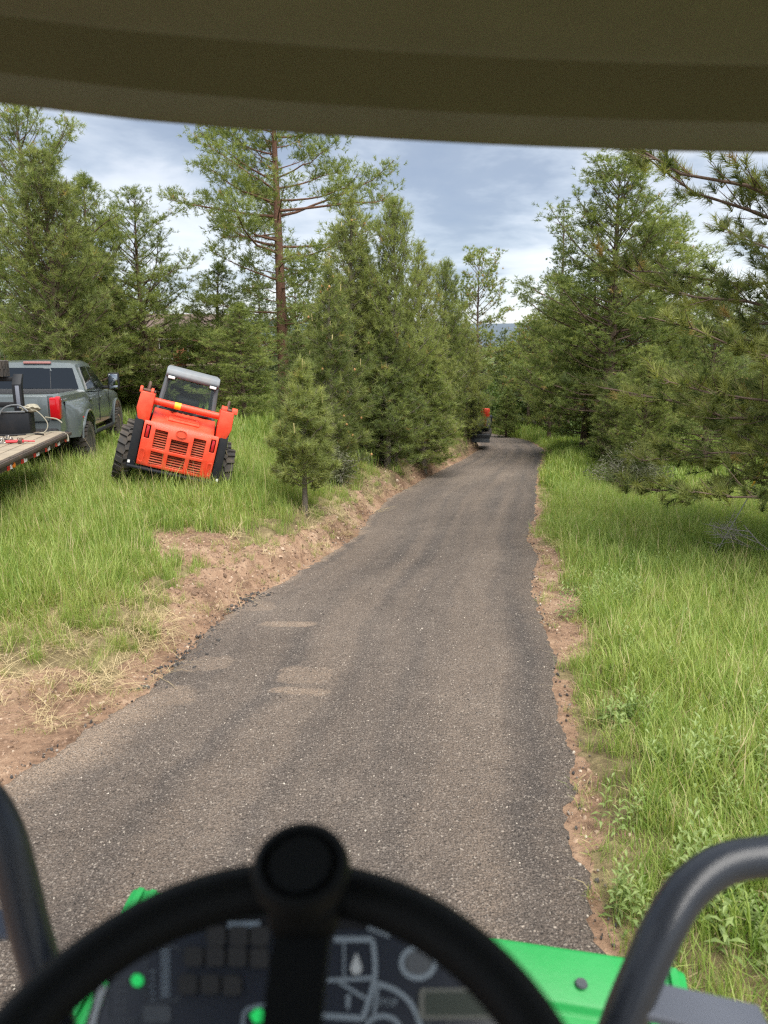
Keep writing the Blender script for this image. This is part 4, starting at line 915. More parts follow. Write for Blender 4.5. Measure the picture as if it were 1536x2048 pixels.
# ------------------------------------------------------------------ pickup truck
def pickup():
    rot = Euler((rad(-1.8), rad(0.6), rad(9.6)), 'XYZ'); Rm = rot.to_matrix()
    loc = at(117, 815, 13.5) - Rm @ Vector((0.985, 0.06, 1.22))
    o = empty('pickup_truck', loc, rot, 'grey metallic crew cab pickup with wide rear fenders parked at the trailer', 'pickup truck')
    # lower body loft
    st = [(0.10, 0.98, 1.43), (0.16, 1.0, 1.45), (0.55, 1.005, 1.45), (0.80, 1.02, 1.45), (1.0, 1.02, 1.45), (1.6, 1.02, 1.45), (2.25, 1.015, 1.45), (2.42, 1.012, 1.43), (3.0, 1.015, 1.40), (4.2, 1.015, 1.37), (4.75, 1.02, 1.36), (5.3, 1.03, 1.33), (5.9, 1.01, 1.28), (6.25, 0.93, 1.22), (6.38, 0.80, 1.15)]
    bm = nb(); rings = []
    for (y, hw, zt) in st:
        half = [(hw - 0.10, 0.60), (hw - 0.02, 0.66), (hw + 0.01, 0.86), (hw, 1.06), (hw - 0.015, 1.20), (hw - 0.05, zt - 0.04), (hw - 0.10, zt)]
        pts = half + [(-x, z) for x, z in half[::-1]]
        rings.append([bm.verts.new((x, y, z)) for x, z in pts])
    for a, b in zip(rings, rings[1:]):
        for k in range(len(a)): bm.faces.new((a[k], a[(k + 1) % len(a)], b[(k + 1) % len(a)], b[k]))
    bm.faces.new(rings[0][::-1]); bm.faces.new(rings[-1])
    body = fin('body', bm, M['truckpaint'], o, 38)
    # wheel wells cut out of the body
    bm = nb()
    for y, r in ((1.42, 0.52), (5.52, 0.54)):
        for sx in (-1, 1): lathe(bm, [(r, -0.45), (r, 0.45)], 32, TM((sx * 1.05, y, 0.52)) @ Matrix.Rotation(math.pi / 2, 4, 'Y'))
    cut = fin('cut', bm, None, None); cut.parent = o
    md = body.modifiers.new('wells', 'BOOLEAN'); md.object = cut; md.operation = 'DIFFERENCE'; md.solver = 'EXACT'
    bpy.context.view_layer.update(); dg = bpy.context.evaluated_depsgraph_get()
    nm = bpy.data.meshes.new_from_object(body.evaluated_get(dg)); body.modifiers.clear(); body.data = nm
    if len(nm.materials) == 0: nm.materials.append(M['truckpaint'])
    cm_ = cut.data; bpy.data.objects.remove(cut); bpy.data.meshes.remove(cm_)
    # dually fenders
    for sx in (-1, 1):
        bm = nb(); rg = []
        for (y, e) in ((0.50, 0.0), (0.58, 0.10), (0.72, 0.18), (0.95, 0.215), (1.42, 0.22), (1.9, 0.20), (2.08, 0.13), (2.22, 0.03), (2.28, 0.0)):
            zt = 1.30 - 0.0 * y; row = []
            dz = max(0.0, 0.56 ** 2 - (y - 1.42) ** 2); zl_ = 0.52 + math.sqrt(dz) if dz > 0 else 0.62
            zl_ = max(zl_, 0.62)
            for q in (0, 0.25, 0.5, 0.75, 0.9, 1.0):
                z = zl_ + (zt - zl_) * q; x = 1.0 + e * (1 - (max(0, q - 0.45) / 0.55) ** 2.2) ** 0.6
                row.append(bm.verts.new((sx * x, y, z)))
            row.append(bm.verts.new((sx * 0.97, y, zt))); row.insert(0, bm.verts.new((sx * 0.97, y, zl_)))
            rg.append(row)
        for a, b in zip(rg, rg[1:]):
            for k in range(len(a) - 1): bm.faces.new((a[k], a[k + 1], b[k + 1], b[k]))
        fin('rear_fender', bm, M['truckpaint'], o, 50)
        bm = nb(); arc = [(sx * (1.225 if abs(y_ - 1.42) < 0.5 else 1.20), y_, z_) for y_, z_ in [(1.42 + 0.57 * math.cos(a), 0.52 + 0.57 * math.sin(a)) for a in np.linspace(math.pi * 0.97, math.pi * 0.03, 18)]]
        tube(bm, arc, 0.022, 6); fin('arch_lip', bm, M['truckpaint'], o)
        bm = nb(); box(bm, (sx * 1.215, 0.95, 0.98), (0.02, 0.05, 0.03), 0.006); fin('side_marker', bm, M['redlens'], o)
        bm = nb(); arc = [(sx * 1.035, 5.52 + 0.57 * math.cos(a), 0.52 + 0.57 * math.sin(a)) for a in np.linspace(math.pi * 1.02, -0.02, 18)]; tube(bm, arc, 0.03, 6); fin('arch_lip', bm, M['truckpaint'], o)
    # cab
    bm = nb(); lo = [(2.44, 0.965, 1.42), (2.50, 0.97, 1.42), (4.65, 0.95, 1.36), (4.95, 0.80, 1.35)]
    R1 = [(2.44, 0.93, 1.40), (2.62, 0.78, 1.90), (2.75, 0.70, 1.985), (3.2, 0.70, 2.01), (3.75, 0.70, 1.99), (3.95, 0.72, 1.93), (4.95, 0.90, 1.36)]
    rows = []
    for (yb, hb, zb), (yt, ht, zt2) in zip([(2.44, 0.955, 1.40), (2.70, 0.965, 1.40), (3.3, 0.965, 1.38), (3.9, 0.96, 1.36), (4.5, 0.94, 1.35), (4.98, 0.85, 1.34)],
                                           [(2.62, 0.74, 1.95), (2.80, 0.765, 1.985), (3.2, 0.775, 2.0), (3.6, 0.775, 1.995), (3.85, 0.765, 1.965), (3.98, 0.74, 1.92)]):
        r = [(-hb, yb, zb), (-(hb * 0.55 + ht * 0.45) - 0.01, yb * 0.55 + yt * 0.45, zb * 0.55 + zt2 * 0.45), (-ht, yt, zt2), (-ht + 0.10, yt + 0.01, zt2 + 0.045), (0, yt + 0.01, zt2 + 0.065)]
        rows.append([bm.verts.new(p) for p in r + [(-x, y, z) for x, y, z in r[:-1][::-1]]])
    for a, b in zip(rows, rows[1:]):
        for k in range(len(a) - 1): bm.faces.new((a[k], a[k + 1], b[k + 1], b[k]))
    bm.faces.new(rows[0]); bm.faces.new(rows[-1][::-1])
    fin('cab', bm, M['truckpaint'], o, 30)
    def pane(name, pts, m, off, th=0.012):
        pts = [Vector(p) for p in pts]; n_ = (pts[1] - pts[0]).cross(pts[2] - pts[0]).normalized()
        if n_.dot(Vector(off)) < 0: n_ = -n_
        bm = nb(); a = [bm.verts.new(p + n_ * th) for p in pts]; b = [bm.verts.new(p - n_ * th) for p in pts]
        bm.faces.new(a); bm.faces.new(b[::-1])
        for k in range(len(a)): bm.faces.new((a[k], a[(k + 1) % len(a)], b[(k + 1) % len(a)], b[k]))
        return fin(name, bm, m, o)
    pane('rear_window', [(-0.83, 2.465, 1.46), (0.83, 2.465, 1.46), (0.70, 2.605, 1.89), (-0.70, 2.605, 1.89)], M['tint'], (0, -1, 0))
    pane('sliding_pane', [(-0.27, 2.452, 1.475), (0.27, 2.452, 1.475), (0.25, 2.588, 1.88), (-0.25, 2.588, 1.88)], M['tint'], (0, -1, 0), 0.006)
    pane('windshield', [(-0.80, 4.86, 1.40), (0.80, 4.86, 1.40), (0.70, 4.03, 1.90), (-0.70, 4.03, 1.90)], M['tint'], (0, 1, 0.5), 0.02)
    for sx in (-1, 1):
        pane('rear_door_window', [(sx * 0.955, 2.62, 1.44), (sx * 0.955, 3.42, 1.43), (sx * 0.795, 3.28, 1.92), (sx * 0.80, 2.80, 1.91)], M['tint'], (sx, 0, 0))
        pane('front_door_window', [(sx * 0.955, 3.52, 1.43), (sx * 0.945, 4.55, 1.41), (sx * 0.80, 3.86, 1.88), (sx * 0.795, 3.38, 1.915)], M['tint'], (sx, 0, 0))
        for y0, y1 in ((2.48, 3.46), (3.48, 4.62)):
            bm = nb(); tube(bm, [(sx * 1.022, y0, 1.36), (sx * 1.026, y0, 0.78), (sx * 1.026, y1, 0.72), (sx * 1.022, y1, 1.36)], 0.006, 4); dr = fin('door_seam', bm, M['trim'], o)
            bm = nb(); box(bm, (sx * 1.025, y0 + 0.22, 1.24), (0.035, 0.20, 0.035), 0.012); fin('door_handle', bm, M['truckpaint'], o)
        bm = nb(); box(bm, (sx * 1.20, 4.42, 1.56), (0.26, 0.12, 0.40), 0.04); box(bm, (sx * 1.02, 4.46, 1.42), (0.24, 0.07, 0.07), 0.02); mr = fin('towing_mirror', bm, M['trim'], o)
        bm = nb(); box(bm, (sx * 1.20, 4.352, 1.60), (0.20, 0.012, 0.25), 0.01); fin('mirror_glass', bm, M['mirror'], mr)
        bm = nb(); box(bm, (sx * 1.20, 4.352, 1.42), (0.19, 0.012, 0.07), 0.01); fin('mirror_glass', bm, M['mirror'], mr)
        bm = nb(); tube(bm, [(sx * 1.06, 2.5, 0.52), (sx * 1.06, 4.75, 0.52)], 0.05, 8); fin('running_board', bm, M['trim'], o)
        bm = nb(); prism(bm, [(0.06, 1.0), (0.05, 1.38), (0.16, 1.42), (0.26, 1.36), (0.22, 1.02)], 0, sx * 0.83, sx * 1.008, 0.02); fin('tail_light', bm, M['redlens'], o)
        wheel(o, (sx * 1.09, 1.42, 0.42), 0.43, 0.27, 0.25, 26, sx, 8, 'trim', 0.022, 0.25)
        wheel(o, (sx * 0.76, 1.42, 0.42), 0.43, 0.27, 0.25, 26, sx, 8, 'trim', 0.022, 0.25)
        wheel(o, (sx * 0.94, 5.52, 0.43), 0.44, 0.29, 0.26, 26, sx, 8, 'chrome', 0.022, 0.25)
    bm = nb(); box(bm, (0, 0.10, 1.20), (1.62, 0.08, 0.48), 0.03); tg = fin('tailgate', bm, M['truckpaint'], o)
    bm = nb(); box(bm, (0, 0.055, 1.28), (0.5, 0.02, 0.09), 0.01); fin('tailgate_handle', bm, M['trim'], tg)
    bm = nb(); box(bm, (0, 0.0, 0.74), (1.92, 0.22, 0.20), 0.04); fin('rear_bumper', bm, M['trim'], o)
    bm = nb(); box(bm, (0, 6.42, 0.72), (1.95, 0.2, 0.30), 0.05); fin('front_bumper', bm, M['chrome'], o)
    bm = nb(); box(bm, (0, 1.35, 1.452), (1.62, 2.1, 0.012), 0.0); fin('bed_cover', bm, M['trim'], o)
    bm = nb(); box(bm, (0, 2.615, 2.0), (0.55, 0.07, 0.05), 0.015); fin('brake_light', bm, mat('faded_red', (0.34, 0.16, 0.15), 0.4), o)
    bm = nb(); box(bm, (0, 3.2, 0.55), (1.5, 6.0, 0.22), 0.02); fin('underbody', bm, M['trim'], o)
    for k in range(3):
        bm = nb(); box(bm, (1.008, 0.42 + k * 0.07, 1.335), (0.012, 0.045, 0.05), 0.004); fin('badge', bm, M['chrome'], o)
    return o
truck = pickup()

# ------------------------------------------------------------------ flatbed trailer and what lies on it
def trailer():
    corner = at(137, 863, 12.25); rz = rad(9.0); rot = Euler((rad(-0.8), 0, rz), 'XYZ')
    o = empty('flatbed_trailer', corner, rot, 'flatbed trailer with weathered plank deck and red white reflective edge', 'trailer')
    Lt, Wt = 7.4, 2.45
    # local: origin right front top corner of the deck, x to the right, y forward
    n_ = 12; pw = (Wt - 0.10) / n_
    for k in range(n_):
        bm = nb(); box(bm, (-0.05 - pw * (k + 0.5), -Lt / 2, -0.02 + 0.004 * ((k * 7) % 3 - 1)), (pw - 0.008, Lt, 0.045), 0.004); fin('plank', bm, M['plank'], o)
    rail_m = mat('trailer_steel', (0.060, 0.048, 0.038), 0.75, var=0.5, vscale=10, dust=0.35, dustc=(0.16, 0.09, 0.055))
    for x in (-0.02, -Wt + 0.02):
        bm = nb(); box(bm, (x, -Lt / 2, -0.07), (0.05, Lt, 0.13), 0.006); rr = fin('side_rail', bm, rail_m, o)
        bm = nb(); box(bm, (x + (0.06 if x > -1 else -0.06), -Lt / 2, -0.03), (0.02, Lt, 0.05), 0.004); fin('rub_rail', bm, rail_m, o)
        for k in range(14):
            bm = nb(); box(bm, (x + (0.032 if x > -1 else -0.032), -0.25 - k * 0.53, -0.04), (0.035, 0.07, 0.10), 0.004); fin('stake_pocket', bm, rail_m, o)
    for k in range(13):
        for j, mm in enumerate(('white', 'redtape')):
            bm = nb(); box(bm, (0.008, -0.12 - k * 0.56 - j * 0.13, -0.115), (0.008, 0.125 - 0.03 * j, 0.052)); fin('reflector_tape', bm, M[mm], o)
    bm = nb(); lathe(bm, [(0.001, 0.022), (0.04, 0.018), (0.046, 0.0)], 14, TM((0.012, -2.88, -0.095)) @ Matrix.Rotation(math.pi / 2, 4, 'Y')); fin('marker_light', bm, M['amber'], o)
    bm = nb()
    for x in (-0.7, -1.75): box(bm, (x, -Lt / 2, -0.26), (0.10, Lt, 0.26), 0.01)
    box(bm, (-Wt / 2, 0.02, -0.10), (Wt, 0.06, 0.20), 0.01); fin('main_beams', bm, M['black_steel'], o)
    bm = nb()
    tube(bm, [(-0.5, 0.0, -0.2), (-Wt / 2, 1.2, -0.32)], 0.05, 8); tube(bm, [(-Wt + 0.5, 0.0, -0.2), (-Wt / 2, 1.2, -0.32)], 0.05, 8); box(bm, (-Wt / 2, 1.28, -0.32), (0.14, 0.24, 0.12), 0.02); tube(bm, [(-Wt / 2, 0.9, -0.9), (-Wt / 2, 0.9, 0.1)], 0.045, 10); fin('hitch_tongue', bm, M['black_steel'], o)
    # black headboard box at the front of the deck
    bm = nb(); box(bm, (-1.45, -0.16, 0.17), (1.9, 0.30, 0.34), 0.015); fin('toolbox', bm, M['black_steel'], o)
    bm = nb(); tube(bm, [(-2.4, -0.31, 0.36), (-0.55, -0.31, 0.36)], 0.016, 8); fin('toolbox_rail', bm, M['dark_grey'], o)
    # bent upright carrying the spare
    for x in (-0.72,):
        bm = nb(); prism(bm, [(-0.05, 0.30), (-0.05, 0.78), (0.08, 0.94), (0.16, 0.94), (0.06, 0.76), (0.06, 0.30)], 0, x - 0.07, x + 0.07, 0.008); up_ = fin('upright', bm, M['black_steel'], o)
        bm = nb(); box(bm, (x + 0.01, -0.056, 0.58), (0.06, 0.012, 0.36), 0.004); fin('upright_face', bm, M['bracket'], up_)
        bm = nb(); box(bm, (x - 0.6, 0.10, 0.86), (1.2, 0.10, 0.07), 0.01); fin('upright_arm', bm, M['black_steel'], up_)
    for x in (-0.20, -Wt + 0.20):
        for y in (-4.3, -5.2): wheel(o, (x - 0.12 * (1 if x > -1 else -1), y, -0.52), 0.38, 0.24, 0.21, 24, 1 if x > -1 else -1, 6, 'white', 0.014, 0.2)
    # flat spare tyre lying on the upright arm
    Mw = o.matrix_basis.copy() if False else (Matrix.Translation(corner) @ rot.to_matrix().to_4x4())
    sp = bpy.data.objects.new('spare_tyre', None); C.objects.link(sp); sp.matrix_world = Mw @ Matrix.Translation((-1.25, 0.06, 1.03)); tag(sp, 'spare tyre lying flat on the black trailer upright', 'tyre')
    bm = nb(); lug_tyre(bm, 0.40, 0.26, 0.22, 28, None, 0.012, 0.2); fin('tyre', bm, M['rubber'], sp)
    bm = nb(); lathe(bm, [(0.001, 0.03), (0.1, 0.03), (0.2, 0.06), (0.225, 0.10), (0.225, -0.10), (0.001, -0.08)], 24); fin('rim', bm, M['dark_grey'], sp)
    def on(name, label, cat, x, y, z=0.004):
        e = bpy.data.objects.new(name, None); C.objects.link(e); e.matrix_world = Mw @ Matrix.Translation((x, y, z)); tag(e, label, cat); return e
    # chain pile
    ch = on('chain', 'heap of grey tie down chain on the trailer planks', 'chain', -0.62, -1.45); rng = random.Random(5)
    for k in range(44):
        p = Vector((rng.gauss(0, 0.17), rng.gauss(0, 0.08), 0.012 + 0.05 * rng.random() * rng.random())); q = Euler((rng.random() * 3, rng.random() * 3, rng.random() * 6)).to_matrix()
        bm = nb(); tube(bm, [p + q @ Vector((0.030 * math.cos(a) + (0.012 if math.cos(a) > 0 else -0.012), 0.016 * math.sin(a), 0)) for a in np.linspace(0, 2 * math.pi, 9)[:-1]], 0.0065, 5, closed=True)
        mz = min(v.co.z for v in bm.verts)
        for v in bm.verts: v.co.z += max(0, 0.003 - mz)
        fin('link', bm, M['steel'], ch)
    lb = on('load_binder', 'red ratchet load binder beside the chain on the planks', 'load binder', -0.34, -1.55)
    bm = nb(); tube(bm, [(-0.14, 0, 0.035), (0.10, 0.02, 0.035)], 0.022, 8); fin('barrel', bm, M['redpaint'], lb); bm = nb(); tube(bm, [(-0.02, 0, 0.05), (0.24, 0.05, 0.03)], 0.012, 6); fin('handle', bm, M['redpaint'], lb); bm = nb(); tube(bm, [(0.05, -0.03, 0.03), (0.06, 0.05, 0.06)], 0.03, 8); fin('ratchet', bm, M['iron'], lb)
    bd = on('plywood_board', 'orange tan plywood board lying on the trailer deck', 'board', -1.62, -1.2, 0.006); bm = nb(); box(bm, (0, 0, 0.012), (1.1, 1.0, 0.02), 0.003); fin('board', bm, M['ply'], bd)
    hz_ = on('hose', 'black hose looping over the toolbox front', 'hose', -0.75, -0.42); bm = nb(); tube(bm, smooth_path([(-0.22, -0.02, 0.016), (-0.21, 0.0, 0.20), (-0.10, 0.08, 0.42), (0.1, 0.14, 0.46), (0.25, 0.10, 0.36)], 8), 0.014, 8); fin('hose', bm, M['dark_grey'], hz_)
    bm = nb(); tube(bm, smooth_path([(-0.9, -0.12, 0.014), (-0.4, -0.05, 0.014), (0.0, -0.12, 0.014), (0.35, 0.0, 0.014), (0.5, -0.10, 0.014)], 8), 0.014, 8); fin('hose_end', bm, M['trim'], hz_)
    stp = on('tie_strap', 'pale tangled tie down strap hanging at the deck corner', 'strap', -0.28, -0.25); bm = nb()
    tube(bm, smooth_path([(-0.35, 0.1, 0.37), (-0.2, 0.05, 0.40), (-0.05, 0.0, 0.30), (0.05, -0.05, 0.15), (-0.02, -0.1, 0.02), (-0.25, -0.22, 0.014), (-0.9, -0.25, 0.014)], 8), 0.008, 6)
    tube(bm, smooth_path([(-0.1, -0.12, 0.014), (0.18, -0.02, 0.03), (0.33, -0.05, -0.02), (0.36, -0.15, -0.12)], 6), 0.007, 6); tube(bm, smooth_path([(0.0, 0.02, 0.26), (0.15, 0.10, 0.22), (0.25, 0.04, 0.16)], 6), 0.011, 6); fin('webbing', bm, M['rope'], stp)
    rg = on('rag_bundle', 'crumpled grey rag on the toolbox end', 'rag', -0.52, -0.14, 0.345); bm = nb(); bmesh.ops.create_icosphere(bm, subdivisions=3, radius=0.14)
    for v in bm.verts:
        n_ = vnoise(v.co.x * 14, v.co.y * 14 + v.co.z * 19, 1, 3); v.co = v.co * (0.7 + 0.6 * float(n_)); v.co.z = v.co.z * 0.5 + 0.05
        v.co.z = max(v.co.z, 0.0)
    fin('cloth', bm, M['rope'], rg)
trailer()

# ------------------------------------------------------------------ house with raised deck behind the trees
def house():
    D = 30; p = at(0, 731, D); zt = p.z; o = empty('house', (-11.3, 29.6, gz(-11.3, 29.6)), (0, 0, rad(4)), 'brown house with raised timber deck behind the yard pines', 'house')
    z0 = o.location.z; h = zt - z0
    n_ = 17; wdt = 8.6
    for k in range(n_):
        bm = nb(); box(bm, (0, 0.09 + k * 0.18, h - 0.02), (wdt, 0.17, 0.04)); fin('deck_board', bm, M['deckwood'], o)
    bm = nb(); box(bm, (0, -0.03, h - 0.12), (wdt, 0.05, 0.22)); fin('deck_fascia', bm, mat('pale_fascia', (0.36, 0.30, 0.22), 0.8, var=0.2), o)
    for k in range(5):
        bm = nb(); box(bm, (-4.1 + k * 2.05, 0.15, (h - 0.25) / 2 - 0.2), (0.15, 0.15, h + 0.15)); fin('deck_post', bm, M['deckwood'], o)
    bm = nb(); box(bm, (0, 0.02, h + 0.95), (wdt, 0.09, 0.05)); box(bm, (0, 0.02, h + 0.12), (wdt, 0.04, 0.05)); fin('railing', bm, M['brownwall'], o)
    for k in range(44):
        bm = nb(); box(bm, (-4.25 + k * 0.197, 0.02, h + 0.53), (0.025, 0.025, 0.80)); fin('baluster', bm, M['brownwall'], o)
    for k in range(20):
        bm = nb(); box(bm, (0.0, 3.2, -0.4 + 0.17 * (k + 0.5)), (8.6, 0.16, 0.162), 0.02); fin('siding_board', bm, M['brownwall'], o)
    bm = nb(); box(bm, (0, 6.4, 1.4), (8.5, 6.2, 3.5)); fin('wall', bm, M['brownwall'], o)
    bm = nb(); prism(bm, [(2.6, 3.15), (6.3, 3.85), (10.0, 3.15), (10.0, 3.3), (6.3, 4.02), (2.6, 3.3)], 0, -4.8, 4.8); fin('roof', bm, M['roofing'], o)
    for x in (-2.9, -0.4, 2.4):
        bm = nb(); box(bm, (x, 3.08, h + 0.62), (1.3, 0.06, 0.9)); w_ = fin('window', bm, M['white'], o)
        bm = nb(); box(bm, (x, 3.04, h + 0.62), (1.14, 0.02, 0.74)); fin('pane', bm, M['tint'], w_)
    c = empty('chiminea', Vector(o.location) + Vector((3.1, 0.9, h)), (0, 0, 0), 'terracotta chiminea standing on the timber deck', 'chiminea')
    bm = nb(); lathe(bm, [(0.001, 0), (0.2, 0), (0.18, 0.1), (0.32, 0.3), (0.30, 0.5), (0.14, 0.7), (0.12, 0.98), (0.16, 1.02), (0.001, 1.0)], 20); fin('pot', bm, M['terracotta'], c)
house()

# ------------------------------------------------------------------ compact excavator by the bend
def excavator():
    p = at(950, 880, 29.0); z = gz(p.x, p.y); o = empty('mini_excavator', (p.x, p.y, z), (0, 0, rad(168)), 'small orange excavator with black blade half hidden by the young pines', 'excavator'); o.scale = (0.85, 0.85, 0.85)
    # local front (+y) turned to the camera
    for sx in (-1, 1):
        bm = nb(); prism(bm, [(-0.9, 0.06), (-1.05, 0.25), (-0.9, 0.46), (0.9, 0.46), (1.05, 0.25), (0.9, 0.06)], 0, sx * 0.35, sx * 0.68, 0.04); fin('track', bm, M['rubber'], o)
    bm = nb(); box(bm, (0, 0, 0.42), (0.8, 1.3, 0.22), 0.03); fin('undercarriage', bm, M['black_steel'], o)
    bm = nb(); prism(bm, [(1.28, 0.08), (1.20, 0.22), (1.22, 0.38), (1.28, 0.44), (1.32, 0.42), (1.27, 0.25), (1.34, 0.08)], 0, -0.75, 0.75, 0.008); bl = fin('dozer_blade', bm, mat('blade_slate', (0.035, 0.042, 0.05), 0.5), o)
    for sx in (-1, 1):
        bm = nb(); tube(bm, [(sx * 0.3, 0.5, 0.36), (sx * 0.3, 1.24, 0.28)], 0.05, 8); fin('blade_arm', bm, M['black_steel'], o)
    bm = nb(); lathe(bm, [(0.5, 0.5), (0.52, 0.56), (0.5, 0.62)], 24); fin('slew_ring', bm, M['black_steel'], o)
    bm = nb(); prism(bm, [(-0.95, 0.64), (-1.0, 0.90), (-0.85, 1.02), (-0.15, 1.02), (-0.05, 0.80), (0.55, 0.76), (0.62, 0.64)], 0, -0.70, 0.70, 0.04); fin('house_body', bm, M['black_steel'], o)
    bm = nb(); prism(bm, [(-1.02, 0.85), (-1.02, 0.98), (-0.85, 1.08), (-0.20, 1.08), (-0.2, 0.95), (-0.8, 0.85)], 0, -0.72, 0.72, 0.05); fin('engine_cover', bm, M['black_steel'], o)
    bm = nb(); box(bm, (0.28, -0.05, 0.98), (0.45, 0.5, 0.14), 0.04); box(bm, (0.28, -0.28, 1.28), (0.45, 0.12, 0.5), 0.04); fin('seat', bm, M['trim'], o)
    bm = nb()
    for sx in (-0.1, 0.62): tube(bm, smooth_path([(sx, -0.35, 1.3), (sx, -0.35, 2.3), (sx, 0.0, 2.42), (sx, 0.55, 2.38)], 4), 0.035, 8)
    box(bm, (0.26, 0.1, 2.42), (0.85, 1.05, 0.06), 0.02); fin('canopy_frame', bm, M['black_steel'], o)
    bm = nb(); prism(bm, [(0.55, 0.75), (0.72, 0.95), (0.62, 1.7), (0.95, 2.25), (1.9, 2.05), (1.9, 1.93), (1.0, 2.05), (0.85, 1.62), (0.92, 0.9), (0.75, 0.7)], 0, -0.02, 0.14, 0.01); fin('boom', bm, M['black_steel'], o)
    bm = nb(); box(bm, (-0.48, 0.70, 1.32), (0.40, 0.24, 0.40), 0.05); box(bm, (-0.48, 0.60, 0.98), (0.12, 0.12, 0.5), 0.02); fin('boom_guard', bm, M['orange'], o)
    bm = nb(); prism(bm, [(1.85, 2.12), (1.98, 2.1), (1.85, 1.0), (1.72, 1.0)], 0, -0.07, 0.07, 0.01); fin('stick', bm, M['black_steel'], o)
    bm = nb(); prism(bm, [(1.60, 1.05), (1.95, 1.05), (1.9, 0.7), (1.6, 0.55), (1.42, 0.7), (1.5, 0.75)], 0, -0.22, 0.22, 0.01); fin('bucket', bm, M['black_steel'], o)
excavator()

# ------------------------------------------------------------------ guy wire with yellow guard, right verge
def guy():
    b = hit(1418, 1118); top = at(1600, 810, b.y * 1.015); d = (top - b)
    o = empty('guy_wire', b, (0, 0, 0), 'thin steel guy wire with yellow striped guard rising from the right verge', 'guy wire')
    bm = nb(); tube(bm, [Vector((0, 0, -0.1)), d * 2.2], 0.006, 6); fin('wire', bm, M['steel'], o)
    q0, q1 = (1492 - 1418) / (1600 - 1418), 0.80
    for k in range(7):
        a = q0 + (q1 - q0) * k / 7; e = q0 + (q1 - q0) * (k + 0.86) / 7
        bm = nb(); tube(bm, [d * a, d * e], 0.014, 8); fin('guard_sleeve', bm, M['yellow'], o)
    bm = nb(); lathe(bm, [(0.001, 0), (0.02, 0), (0.02, 0.3), (0.001, 0.32)], 8, TM((0, 0, -0.12))); fin('anchor_rod', bm, M['iron'], o)
guy()
